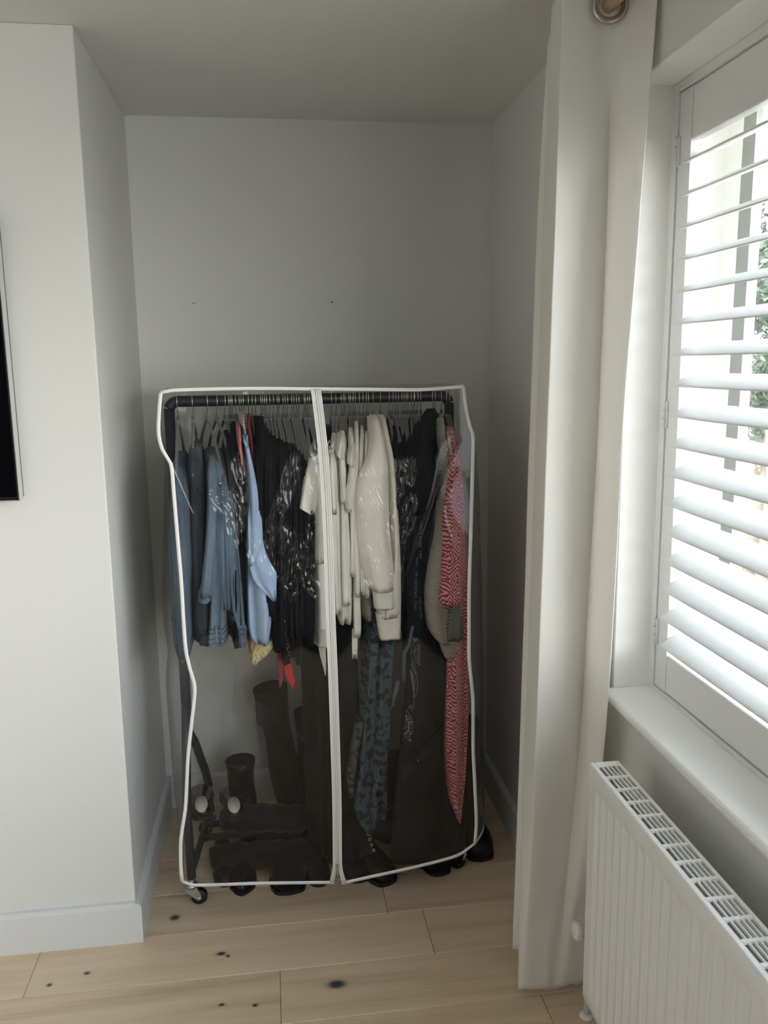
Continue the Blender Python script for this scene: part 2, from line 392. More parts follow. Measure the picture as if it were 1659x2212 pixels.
def planks_mat():
    m = mat('oak_plank', (.4, .3, .2), .42, bump=.08, bscale=60, stretch=(.06, 1, 1)); q = N(m)
    g = q.n.nodes.new('ShaderNodeNewGeometry'); oi = q.n.nodes.new('ShaderNodeObjectInfo')
    add = q.n.nodes.new('ShaderNodeVectorMath'); add.operation = 'MULTIPLY_ADD'
    q.n.links.new(oi.outputs['Random'], add.inputs[0]); add.inputs[1].default_value = (17, 9, 3); q.n.links.new(g.outputs['Position'], add.inputs[2])
    mp = q.n.nodes.new('ShaderNodeMapping'); mp.inputs['Scale'].default_value = (1.1, 13, 1); q.n.links.new(add.outputs[0], mp.inputs[0])
    a = q.noise(mp.outputs[0], 1.6, 4)
    mp2 = q.n.nodes.new('ShaderNodeMapping'); mp2.inputs['Scale'].default_value = (5, 160, 1); q.n.links.new(add.outputs[0], mp2.inputs[0])
    b_ = q.noise(mp2.outputs[0], 1.0, 3)
    f = q.math('ADD', q.math('MULTIPLY', a, .75), q.math('MULTIPLY', b_, .25))
    f = q.math('ADD', f, q.math('MULTIPLY', q.math('SUBTRACT', oi.outputs['Random'], .5), .10))
    colr = q.ramp(f, [(.30, (.56, .43, .285)), (.46, (.68, .535, .365)), (.56, (.72, .575, .40)), (.75, (.77, .63, .455))])
    p = q.sep(g.outputs['Position']); tot = None
    for kx, ky, rx, ry in ((.122, 2.012-.055, .017, .012), (-.330, 2.30, .010, .010), (-.186, 2.122, .010, .006), (-.167, 2.11, .004, .004),
                           (-.54, 2.10, .006, .005), (-.63, 2.07, .005, .005), (-.09, 1.915, .005, .004), (-.175, 1.93, .006, .004), (-.28, 2.44, .014, .014)):
        d = q.math('ADD', q.math('POWER', q.math('ABSOLUTE', q.math('DIVIDE', q.math('SUBTRACT', p[0], kx), rx*1.35)), 2.),
                   q.math('POWER', q.math('ABSOLUTE', q.math('DIVIDE', q.math('SUBTRACT', p[1], ky), ry*1.25)), 2.))
        k = q.math('DIVIDE', 1., q.math('ADD', 1., q.math('POWER', d, 2.5)))
        tot = k if tot is None else q.math('MAXIMUM', tot, k)
    mx = q.n.nodes.new('ShaderNodeMix'); mx.data_type = 'RGBA'; q.n.links.new(tot, mx.inputs['Factor'])
    q.n.links.new(colr, mx.inputs['A']); mx.inputs['B'].default_value = (.05, .045, .045, 1)
    q.base(mx.outputs['Result']); return m
M['plank'] = planks_mat()
M['subfloor'] = mat('subfloor_board', (.30, .21, .13), .8)

# ------------------------------------------------------------------ setting
XL, XR, YC, YB, H = -.4242, .7841, 2.2225, 2.9578, 2.4
WX0, WY0 = -3.2, -4.4           # unseen far sides of the room
def struct(name, vf, m, parent=None, smooth=False):
    o = mk(name, vf[0], vf[1], m, parent, smooth, base=parent is None)
    if parent is None: o['kind'] = 'structure'
    return o
fl = struct('floor', box(WX0, XR+.1, WY0, YB+.1, -.08, -.0155), M['subfloor'])
seams = {2.79: [-.62, .47], 2.60: [.02], 2.41: [-.30, .79], 2.22: [-.79, .297], 2.03: [-.686, .40], 1.84: [-1.10, -.025], 1.65: [-.45, .64]}
py0 = 2.98
for r in range(40):
    y1 = 2.985-.1905*r; y0 = y1-.1905
    if y1 < WY0: break
    key = round(y0-.0, 2)
    base_x = {0: .47, 1: .02, 2: -.30, 3: .297, 4: .40, 5: -.025, 6: .64}.get(r, (r*.437) % 1.09)
    xs = [base_x+1.087*k for k in range(-6, 5)]
    xs = [WX0]+[x for x in xs if WX0+.05 < x < XR-.02]+[XR]
    for a, b in zip(xs[:-1], xs[1:]):
        if b < -2.2 and y1 < 1.0: pass
        struct('plank', box(a+.0005, b-.0005, y0+.0005, min(y1, YB)-.0005, -.016, 0, .0019), M['plank'], fl)
M['dark_floor'] = mat('added_charcoal_floor', (.045, .043, .043), .95, bump=.4, bscale=300)
struct('added_dark_floor', box(WX0, XR-.02, WY0, -.15, .0005, .009), M['dark_floor'])      # unseen dark layer added behind the camera to darken the cover's reflections
struct('ceiling', box(WX0-.1, XR+.35, WY0-.1, YB+.1, H, H+.12), M['ceil'])
bevel(struct('wall_left', box(WX0-.1, XL, YC, YB+.1, -.08, H), M['wall']), .004, 3)
wb = struct('wall_back', box(XL, XR, YB, YB+.1, -.08, H), M['wall'])
for (px, py, wdt, hh) in ((418, 655, .012, .0022), (421, 655, .004, .002), (717, 653, .006, .006), (708, 653, .003, .002)):
    p = at(px, py, YB)
    V, F = lathe([(hh*.5, 0), (hh*.45, .0006), (hh*.2, .0009)], (0, 0, 0), 'y', 10); V = np.array(V); V[:, 0] *= wdt/hh; V[:, 1] *= -1
    mk('wall_mark', V+p, F, M['hole'], wb)
M['far'] = mat('pale_wallpaper', (.61, .61, .60), .8)
struct('wall_side', box(WX0-.1, WX0, WY0-.1, YC, -.08, H), M['far'])
M['dark_wall'] = mat('dark_blue_wall', (.04, .042, .048), .8)
struct('wall_front', box(WX0-.1, XR+.35, WY0-.1, WY0, -.08, H), M['dark_wall'])
# right wall with two window openings
OPY0, OPY1, OZ0, OZ1, TH = -1.10, 1.80, .822, 2.178, .27
P2 = (-4.2, -1.3)            # a second, unshuttered window behind the camera
struct('wall_right', join(box(XR, XR+TH, OPY1, YB+.1, -.08, H), box(XR, XR+TH, WY0-.1, P2[0], -.08, H), box(XR, XR+TH, P2[1], OPY0, -.08, H),
                          box(XR, XR+TH, P2[0], P2[1], -.08, .2), box(XR, XR+TH, P2[0], P2[1], OZ1, H),
                          box(XR, XR+TH, OPY0, OPY1, -.08, OZ0), box(XR, XR+TH, OPY0, OPY1, OZ1, H)), M['wall'])
struct('trim_1', join(box(XR+.0015, XR+TH-.002, OPY1-.004, OPY1, OZ0+.02, OZ1), box(XR+.0015, XR+TH-.002, OPY0, OPY1-.004, OZ1-.004, OZ1)), M['reveal'])
# sill board with a rounded nose
prof = [(1.0, .822), (.760, .822), (.7555, .825), (.754, .831), (.7555, .8385), (.760, .842), (1.0, .842)]
def extrude(profile, axis, a, b):
    n = len(profile); V = []
    for t in (a, b):
        for p, q in profile: V.append((p, t, q) if axis == 'y' else (t, p, q))
    F = [tuple(range(n)), tuple(range(2*n-1, n-1, -1))]+[(i, i+n, (i+1) % n+n, (i+1) % n) for i in range(n)]
    return V, F
bevel(struct('trim_2', extrude(prof, 'y', OPY0, OPY1-.004), M['sill']), .001, 1)
# skirting
def skirt(name, kind, a, b, wallpos, sgn):
    t = .018
    pr_ = [(wallpos, 0), (wallpos+sgn*t, 0), (wallpos+sgn*t, .109), (wallpos+sgn*(t-.002), .114), (wallpos+sgn*.011, .1195), (wallpos, .121)]
    struct(name, extrude(pr_, 'x' if kind == 'x' else 'y', a, b), M['trim'])
skirt('baseboard_left', 'x', WX0, XL, YC, -1)
skirt('baseboard_return', 'y', YC-.018, YB, XL, 1)
skirt('baseboard_back', 'x', XL+.018, XR-.018, YB, -1)
skirt('baseboard_right', 'y', WY0, YB, XR, -1)

# ------------------------------------------------------------------ window frame and glass outside the shutters
def window(name, y0, y1, muls):
    wr = root(name, (1.0, (y0+y1)/2, OZ0+.02)); wr['kind'] = 'structure'
    z0, z1 = .842, 2.174
    fr = [box(1.0, 1.014, 1.692, 1.738, z0, z1, .003), box(1.0, 1.07, y0, y0+.05, z0, z1, .004), box(1.0, 1.07, y0+.05, 1.692, z0, z0+.055, .004), box(1.0, 1.07, y0+.05, 1.692, z1-.05, z1, .004)]
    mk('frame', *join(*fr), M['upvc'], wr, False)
    mk('plaster_return', *box(1.0, XR+TH-.003, 1.7385, y1, z0, z1), M['reveal'], wr, False)
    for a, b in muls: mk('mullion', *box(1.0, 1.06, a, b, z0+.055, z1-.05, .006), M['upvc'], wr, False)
    ed = [y0+.05]+[v for ab in muls for v in ab]+[1.738]
    for a, b in zip(ed[0::2], ed[1::2]):
        if b < .6: continue                                   # these sashes, behind the camera's view, stand open
        mk('pane', *box(1.030, 1.036, a+.0005, b-.0005, z0+.055, z1-.05), M['glass'], wr, False)
window('window_1', OPY0, OPY1-.004, [(-.40, -.35), (.30, .35), (1.00, 1.05)])

def window2():
    wr = root('window_2', (1.0, (P2[0]+P2[1])/2, .2)); wr['kind'] = 'structure'
    a, b, z0, z1 = P2[0], P2[1], .2, OZ1
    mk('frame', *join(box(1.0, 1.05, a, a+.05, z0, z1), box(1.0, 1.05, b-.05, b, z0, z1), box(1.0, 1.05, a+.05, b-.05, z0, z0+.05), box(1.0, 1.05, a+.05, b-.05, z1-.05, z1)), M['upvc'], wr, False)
window2()

# ------------------------------------------------------------------ plantation shutters
def slat_mesh(y0, y1):
    n = 20; V = []; tilt = math.radians(21)
    for y in (y0, y0+.0015, y1-.0015, y1):
        k = .9 if y in (y0, y1) else 1
        for i in range(n):
            a = 2*math.pi*i/n; x = -.038*math.cos(a); z = .0056*math.sin(a)*(1-.25*abs(math.cos(a)))*k; x *= (.995 if k < 1 else 1)
            V.append((.8885+x*math.cos(tilt)-z*math.sin(tilt), y, x*math.sin(tilt)+z*math.cos(tilt)))
    F = [tuple(range(n))]+[(j*n+i, j*n+n+i, j*n+n+(i+1) % n, j*n+(i+1) % n) for j in range(3) for i in range(n)]+[tuple(range(4*n-1, 3*n-1, -1))]
    return V, F
def shutter(y0, y1, label, hinge_side):
    z0, z1 = .853, 2.1525
    s = root('window_shutter', (.888, (y0+y1)/2, z0), label, 'shutter', 'white plantation shutters')
    xa, xb = .8745, .9025
    mk('stile', *box(xa, xb, y1-.052, y1, z0, z1, .002), M['white'], s, False)
    mk('stile', *box(xa, xb, y0, y0+.052, z0, z1, .002), M['white'], s, False)
    mk('top_rail', *box(xa+.0015, xb-.0015, y0+.0525, y1-.0525, 2.048, z1-.001, .002), M['white'], s, False)
    mk('bottom_rail', *box(xa+.0015, xb-.0015, y0+.0525, y1-.0525, z0+.001, .943, .002), M['white'], s, False)
    V, F = slat_mesh(y0+.0535, y1-.0535); first = None
    for k in range(17):
        zc = 2.0125-.06435*k
        if first is None:
            first = mk('slat', np.array(V)+np.array([0, 0, zc]), F, M['white'], s); z_first = zc
        else:
            o = first.copy(); COL.objects.link(o); o.parent = s; o.location = (0, 0, zc-z_first)
    for zc in (2.035, 1.485, .985) if hinge_side else ():
        mk('hinge', *join(box(.8705, .8745, y1-.009, y1+.013, zc-.03, zc+.03, .0008), tube([(.8695, y1+.0015, zc-.03), (.8695, y1+.0015, zc-.0105)], .004, 8), tube([(.8695, y1+.0015, zc-.0095), (.8695, y1+.0015, zc+.0095)], .004, 8), tube([(.8695, y1+.0015, zc+.0105), (.8695, y1+.0015, zc+.03)], .004, 8)), M['white'], s)
    return s
shutter(.604, 1.186, 'white louvred shutter panel second from the curtain', False)
fr = root('shutter_frame', (.888, .87, .842), 'white wooden surround holding the shutters in the window recess', 'frame')
for nm, b in (('jamb', box(.871, .914, 1.7715, OPY1-.004, .842, 2.174, .002)), ('jamb', box(.871, .914, OPY0, OPY0+.025, .842, 2.174, .002)),
              ('head', box(.8712, .914, OPY0+.0252, 1.7713, 2.1545, 2.174, .002)), ('cill', box(.8712, .914, OPY0+.0252, 1.7713, .842, .8515, .001))):
    mk(nm, *b, M['white'], fr, False)
shutter(1.188, 1.7695, 'white louvred shutter panel nearest the curtain with open tilted slats', True)

# ------------------------------------------------------------------ radiator
RX, RY1, RY0, RZ0, RZ1 = .650, 1.594, .195, .199, .762
rd = root('radiator', (.70, .9, RZ0), 'white ribbed panel radiator with slotted top grille under the window sill', 'radiator')
pitch = .0348
ys = np.arange(RY0+.0, RY1+1e-6, pitch/12); zs = np.array([RZ0, RZ0+.004, RZ0+.030, RZ0+.036, RZ0+.044, RZ0+.052, RZ0+.060, RZ0+.1, .45, .60, RZ1-.068, RZ1-.060, RZ1-.054, RZ1-.048, RZ1-.042, RZ1-.012, RZ1-.008])
ph = ((RY1-.030-ys) % pitch)/pitch
gr = np.clip((.5-np.abs(ph-.5))*2, 0, 1); gr = np.clip((gr-.30)/.35, 0, 1); gr = gr*gr*(3-2*gr)
inz = np.clip((zs-(RZ0+.030))/.028, 0, 1)*np.clip(((RZ1-.042)-zs)/.022, 0, 1)
ed = (ys < RY1-.028)*(ys > RY0+.028)
P = np.zeros((len(zs), len(ys), 3)); P[..., 1] = ys; P[..., 2] = zs[:, None]
P[..., 0] = RX+.0075*inz[:, None]*(gr*ed)[None, :]
P[0, :, 0] += .004; P[-1, :, 0] += .003
V, F = grid(P); F = [f[::-1] for f in F]
mk('front_panel', *join((V, F), box(RX+.009, RX+.018, RY0+.001, RY1-.001, RZ0+.001, RZ1-.009)), M['rad'], rd)
mk('rear_panel', *box(.700, .712, RY0+.002, RY1-.002, RZ0, RZ1-.02, .003), M['rad'], rd, False)
mk('side_cover', *box(RX+.003, .713, RY1, RY1+.002, RZ0+.012, RZ1-.006, .0006), M['rad'], rd, False)
# convector fins seen through the grille, near black for the shade in the slots
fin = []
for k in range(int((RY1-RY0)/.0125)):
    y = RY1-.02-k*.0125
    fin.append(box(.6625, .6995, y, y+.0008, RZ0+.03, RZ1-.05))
mk('convector_fins', *join(*fin), M['dark_fins'], rd, False)
g = root('grille_root', (0, 0, 0)) if False else None
GZ0, GZ1 = RZ1-.006, RZ1
gp = mk('top_grille', *join(box(RX, RX+.0105, RY0, RY1, GZ0-.004, GZ1, .0015), box(.7070, .7145, RY0, RY1, GZ0-.004, GZ1, .0015), box(RX+.0105, .7070, RY1-.020, RY1, GZ0, GZ1, .0012)), M['grille'], rd, False)
y = RY1-.020
first = None
while y > RY0+.05:
    y -= .0502
    o = mk('cross_bar', *box(RX+.0105, .7070, y, y+.0075, GZ0+.001, GZ1-.0006), M['grille'], gp, False)
for k in range(4):
    x = RX+.0105+(k+1)*(.0465/5)
    mk('long_bar', *box(x-.0012, x+.0012, RY0+.002, RY1-.021, GZ0+.0015, GZ1-.0003), M['grille'], gp, False)
# valve, pipe
vx, vy = .727, 1.753
mk('pipe', *tube([(vx, vy, 0), (vx, vy, .13), (vx-.004, vy-.01, .19), (vx-.008, vy-.03, .24)], .0075, 12), M['white'], rd)
mk('pipe_collar', *lathe([(.018, 0), (.018, .006), (.009, .010)], (vx, vy, 0), 'z', 20), M['white'], rd)
mk('valve_body', *join(tube([(.716, 1.70, .262), (.690, 1.575, .262)], .0095, 12), lathe([(.013, -.02), (.014, -.012), (.014, .012), (.011, .02)], (.716, 1.715, .262), 'z', 16)), M['chrome'], rd)
hd = []
n = 40; Vt = []; pf = [(.010, .0), (.021, .006), (.0235, .018), (.0235, .046), (.020, .058), (.012, .062)]
for r_, h_ in pf:
    for k in range(n):
        a = 2*math.pi*k/n; rr = r_*(1-.10*(k % 4 == 0)*(.012 < h_ < .055)); Vt.append((.716-.022+.0*h_-h_*.35, 1.715+rr*math.cos(a), .270+rr*math.sin(a)*1.0))
Ft = [(i*n+k, i*n+(k+1) % n, (i+1)*n+(k+1) % n, (i+1)*n+k) for i in range(len(pf)-1) for k in range(n)]+[tuple(range((len(pf)-1)*n, len(pf)*n))]
mk('valve_dial', Vt, Ft, M['white'], rd)

# ------------------------------------------------------------------ curtain, pole
yrow = [0, 500, 1000, 1500, 2000]
cols = [  # (px per row), (y per row)
    ([1190, 1160, 1143, 1127, 1108], [2.02, 2.02, 2.01, 2.0, 1.97]),
    ([1206, 1184, 1170, 1152, 1138], [1.99, 1.99, 1.98, 1.96, 1.94]),
    ([1194, 1174, 1157, 1140, 1122], [1.86, 1.86, 1.86, 1.86, 1.840]),
    ([1217, 1199, 1181, 1161, 1141], [1.758, 1.760, 1.760, 1.775, 1.812]),
    ([1272, 1268, 1246, 1220, 1182], [1.762, 1.780, 1.785, 1.795, 1.812]),
    ([1318, 1311, 1288, 1260, 1214], [1.762, 1.798, 1.805, 1.810, 1.818]),
    ([1345, 1328, 1303, 1276, 1232], [1.745, 1.728, 1.730, 1.750, 1.808]),
    ([1385, 1356, 1326, 1299, 1250], [1.712, 1.685, 1.685, 1.710, 1.808]),
    ([1420, 1379, 1342, 1316, 1266], [1.680, 1.665, 1.670, 1.690, 1.815])]
nz = 150; nc = 120
zt, zb = 2.345, .036
Zs = np.linspace(zt, zb, nz); ctl = np.zeros((len(cols), nz, 2))
for i, (pxs, yy) in enumerate(cols):
    Q = np.array([at(a, b, c) for a, b, c in zip(pxs, yrow, yy)])
    zz = Q[::-1, 2]; ctl[i, :, 0] = cat(zz, Q[::-1, 0], np.clip(Zs, zz[0]-.4, zz[-1]+.15)) if True else 0
    ctl[i, :, 1] = cat(zz, Q[::-1, 1], np.clip(Zs, zz[0]-.4, zz[-1]+.15))
    lo = Zs < zz[0]; hi = Zs > zz[-1]
    for d in (0, 1):
        ctl[i, lo, d] = Q[-1, d]+(Q[-1, d]-Q[-2, d])/(Q[-1, 2]-Q[-2, 2])*(Zs[lo]-zz[0])*.5
        ctl[i, hi, d] = Q[0, d]
# extra folds gathered behind, out of sight
ext = []
last = ctl[-1]
for (dx, dy) in ((.012, .06), (-.02, .12), (.025, .17), (-.015, .24), (.02, .30)):
    e_ = last.copy(); e_[:, 0] += dx; e_[:, 1] += dy; ext.append(e_)
P = np.zeros((nz, nc, 3)); u = np.linspace(0, len(cols)-1, nc)
for j in range(nz):
    for d in (0, 1): P[j, :, d] = cat(np.arange(len(cols)), ctl[:, j, d], u)
P[..., 2] = Zs[:, None]
tz = (zt-Zs)[:, None]/(zt-zb); uu = u[None, :]
P[..., 1] += .0030*np.sin(uu*2.1+tz*5)*np.sin(tz*3.1)
P[..., 0] += .0012*np.sin(uu*3.3+tz*7)*tz
for j in range(nz):
    for i in range(nc):
        a = mnoise.noise(Vector((u[i]*1.2, Zs[j]*3.0, 1.3))); b = mnoise.noise(Vector((u[i]*3.0, Zs[j]*16, 4.1)))
        k = max(0., 1-abs(Zs[j]-.78)/.10)+.18
        P[j, i, 1] += .005*a+.0016*b*k
P[..., 2] += (.004*np.sin(uu*2.2+.6)+.002*np.sin(uu*5))*np.clip((tz-.9)*10, 0, 1)
cu = root('eyelet_curtain', (.67, 1.82, .036), 'cream eyelet curtain hanging in soft folds beside the shuttered window', 'curtain')
V, F = grid(P)
c1 = mk('cloth', V, F, M['curtain'], cu); sm = c1.modifiers.new('thick', 'SOLIDIFY'); sm.thickness = .0022; sm.offset = 0
# hem band
hb = P[-8:, :, :].copy()
# eyelet ring + pole
ec = at(1316, 16, 1.752)
def ring(c, r, mi, nrm, n=32, k=8):
    nrm = np.array(nrm, float); nrm /= np.linalg.norm(nrm); a = np.cross(nrm, [0, 0, 1.]); a /= np.linalg.norm(a); b = np.cross(nrm, a)
    return tube([np.array(c)+r*(math.cos(t)*a+math.sin(t)*b) for t in np.linspace(0, 2*math.pi, n, endpoint=False)], mi, k, closed=True)
nr = np.array([-.25, -1, 0.])
mk('eyelet', *join(ring(ec+nr*.011, .0305, .0055, nr), ring(ec+nr*.010, .0262, .0045, nr)), M['nickel'], cu)
mk('eyelet_dark_disc', *lathe([(.0255, 0), (.0255, .0015)], (0, 0, 0), 'y', 28), M['rubber'], cu).matrix_local = Matrix.Translation(Vector(ec+nr*.0095)-Vector((.67, 1.82, .036))) @ Matrix.Rotation(math.radians(-14), 4, 'Z')  # black disc painted in for the dark inside the eyelet
rodx, rodz = ec[0]+.002, ec[2]+.006
pole = root('curtain_pole', (rodx, .2, rodz), 'pale wooden curtain pole passing through the curtain eyelet', 'curtain pole')
mk('pole', *tube([(rodx, y, rodz) for y in (1.93, 1.6, .5, -2.1)], .0135, 18), M['wood'], pole)
mk('finial', *lathe([(.014, 0), (.017, .004), (.017, .012), (.010, .016)], (rodx, 1.93, rodz), 'y', 20), M['nickel'], pole)
for yy in (1.90, -2.0): mk('bracket', *join(tube([(XR, yy, rodz), (rodx, yy, rodz)], .006, 10), lathe([(.024, 0), (.024, .006)], (XR-.006, yy, rodz), 'x', 18)), M['nickel'], pole)

# ------------------------------------------------------------------ television on the chimney breast
tv = root('television', (-1.24, 2.18, 1.28), 'black flat television with thin silver edge on the left wall', 'television')
mk('body', *box(-1.845, -.622, 2.166, 2.205, 1.283, 1.975, .003), M['tvbody'], tv, False)
mk('screen', *box(-1.838, -.6265, 2.1625, 2.166, 1.291, 1.968, .0005), M['tvscreen'], tv, False)
mk('edge', *join(box(-.622, -.6198, 2.160, 2.19, 1.281, 1.977, .0006), box(-1.847, -.622, 2.160, 2.19, 1.2805, 1.283), box(-1.847, -.622, 2.160, 2.19, 1.975, 1.9772)), M['tvedge'], tv, False)
mk('wall_mount', *box(-1.4, -1.05, 2.205, 2.2225, 1.5, 1.8, .002), M['rackblack'], tv, False)
# ------------------------------------------------------------------ garment rack
def RY(x): return 2.492+.045*(x+.284)
XPL, XPR, ZR = -.284, .546, 1.505
rack = root('garment_rack', (.13, 2.52, 0), 'black tubular clothes rail on castors standing in the alcove', 'clothes rail')
arc = [(XPL+.026-.026*math.cos(t), RY(XPL), ZR-.026+.026*math.sin(t)) for t in np.linspace(0, math.pi/2, 7)]
arc2 = [(XPR-.026+.026*math.sin(t), RY(XPR), ZR-.026+.026*math.cos(t)) for t in np.linspace(0, math.pi/2, 7)]
mk('top_rail', *tube(arc[1:]+[(.13, RY(.13), ZR)]+arc2[:-1], .016, 16), M['rackblack'], rack)
for X, dy, xr_ in ((XPL, 0, .034), (XPR, .055, -.034)):
    y = RY(X)
    mk('post', *tube([(X, y, ZR-.02), (X, y, 1.0), (X, y, .46)], .0155, 14), M['rackblack'], rack)
    mk('leg', *tube([(X, y, .60), (X, y-.05, .50), (X, y-.115, .37), (X, 2.362+dy, .28), (X+.002, 2.36+dy, .085)], .0135, 12), M['rackblack'], rack)
    mk('leg', *tube([(X, y, .50), (X+xr_*.35, y+.08, .42), (X+xr_*.8, y+.205, .26), (X+xr_*.95, 2.738+dy*.6, .19), (X+xr_, 2.745+dy*.6, .085)], .0135, 12), M['rackblack'], rack)
    mk('base_bar', *tube([(X+.001, 2.37+dy, .095), (X+xr_, 2.735+dy*.6, .095)], .011, 12), M['rackblack'], rack)
mk('cross_bar', *tube([(XPL+.017, 2.56, .095), (XPR-.017, 2.59, .095)], .011, 12), M['rackblack'], rack)
mk('cross_bar', *tube([(XPL+.02, 2.64, .095), (XPR-.02, 2.66, .095)], .011, 12), M['rackblack'], rack)
def caster(cx, cy, wx):
    """wheel at (wx, cy), swivel pin at (cx, cy)"""
    mk_ = mk('caster', *join(lathe([(.019, .058), (.019, .066), (.008, .068), (.008, .088)], (cx, cy, 0), 'z', 18)), M['steel'], rack)
    s = 1 if wx > cx else -1
    for o in (-.0145, .0130):
        pl = [(cx-s*.017, .060), (cx+s*.017, .060), (wx+s*.006, .034), (wx+s*.0075, .022), (wx, .0165), (wx-s*.007, .019), (cx-s*.018, .050)]
        n = len(pl); V = [(x, cy+o+d, z) for d in (0, .0015) for x, z in pl]
        F = [tuple(range(n)), tuple(range(2*n-1, n-1, -1))]+[(i, i+n, (i+1) % n+n, (i+1) % n) for i in range(n)]
        mk('fork', V, F, M['steel'], mk_, False)
    mk('wheel', *lathe([(.006, -.0115), (.020, -.011), (.024, -.007), (.024, .007), (.020, .011), (.006, .0115)], (wx, cy, .024), 'y', 28), M['rubber'], mk_)
    mk('axle', *lathe([(.0035, -.0165), (.004, -.0155), (.004, .0155), (.0035, .0165)], (wx, cy, .024), 'y', 12), M['chrome'], mk_)
caster(XPL, 2.36, -.262); caster(XPR+.012, 2.415, .549)
caster(XPL+.034, 2.745, -.270); caster(XPR-.034, 2.778, .53)

# ------------------------------------------------------------------ hangers
HL = [330+z/4.484 for z in (237, 385, 518, 612, 690, 735, 750, 765, 800, 835, 855, 875, 925, 960, 990, 1045, 1062, 1080, 1098, 1130, 1165, 1200, 1215, 1255, 1275, 1300, 1340, 1360, 1385, 1410, 1460, 1475, 1490, 1510)]
HR = [670+z/4.1475 for z in (105, 190, 232, 280, 300, 310, 345, 362, 385, 405, 440, 475, 505, 515, 560, 625, 705, 735, 765, 785, 820, 840, 860, 880, 905, 920, 935, 955, 990, 1100, 1120, 1175, 1215, 1245)]
def hookx(px):
    x = 0.
    for _ in range(3): x = at(px, 866, RY(x))[0]
    return float(x)
NZ = 1.450
def hanger_meshes():
    P = []
    for t in np.linspace(-.9, math.pi+.25, 15): P.append((0, .0185*math.cos(t), ZR+.0005+.0185*math.sin(t)+.0))
    P = [(0, .0185*math.cos(t), ZR+.0185*math.sin(t)) for t in np.linspace(-.7, math.pi+.15, 16)]
    P += [(0, -.0165, ZR-.014), (0, -.008, ZR-.0255), (0, 0, ZR-.034), (0, 0, NZ+.008)]
    h = tube(P, .00115, 6)
    arm = [(0, 0, NZ+.014), (0, 0, NZ), (0, -.03, NZ-.010), (0, -.09, NZ-.042), (0, -.152, NZ-.092), (0, -.181, NZ-.120), (0, -.188, NZ-.137), (0, -.182, NZ-.146)]
    a1 = tube(arm[1:], [.0044, .0046, .0042, .0040, .0042, .0042, .0036], 8)
    a2 = tube([(x, -y, z) for x, y, z in arm[1:]], [.0044, .0046, .0042, .0040, .0042, .0042, .0036], 8)
    a3 = tube([(0, 0, NZ+.014), (0, 0, NZ-.004)], .0046, 8)
    a4 = tube([(0, -.182, NZ-.146), (0, -.165, NZ-.150), (0, .165, NZ-.150), (0, .182, NZ-.146)], .0034, 8)
    return h, join(a1, a2, a3, a4)
HK, HB = hanger_meshes()
proto = {}
HANG = []
def words(n): return ['first', 'second', 'third', 'fourth', 'fifth', 'sixth', 'seventh', 'eighth', 'ninth', 'tenth', '11th', '12th', '13th', '14th', '15th', '16th', '17th', '18th', '19th', '20th', '21st', '22nd', '23rd', '24th', '25th', '26th', '27th', '28th', '29th', '30th', '31st', '32nd', '33rd', '34th'][n]
def hanger(px, yaw, label, bm='velvet'):
    x = hookx(px); loc = (x, RY(x), 0)
    o = bpy.data.objects.new('clothes_hanger', None); COL.objects.link(o); o.empty_display_size = .05
    o.location = loc; o.rotation_euler = (0, 0, math.radians(yaw)); o['_o'] = [0., 0., 0.]
    tag(o, label, 'hanger', 'grey hangers along the rail')
    for nm, (V, F), m in (('hook', HK, M['chrome']), ('body', HB, M[bm])):
        if (nm, bm) not in proto:
            c = mk(nm, V, F, m, o); proto[(nm, bm)] = c
        else:
            c = proto[(nm, bm)].copy(); COL.objects.link(c); c.parent = o
    return o
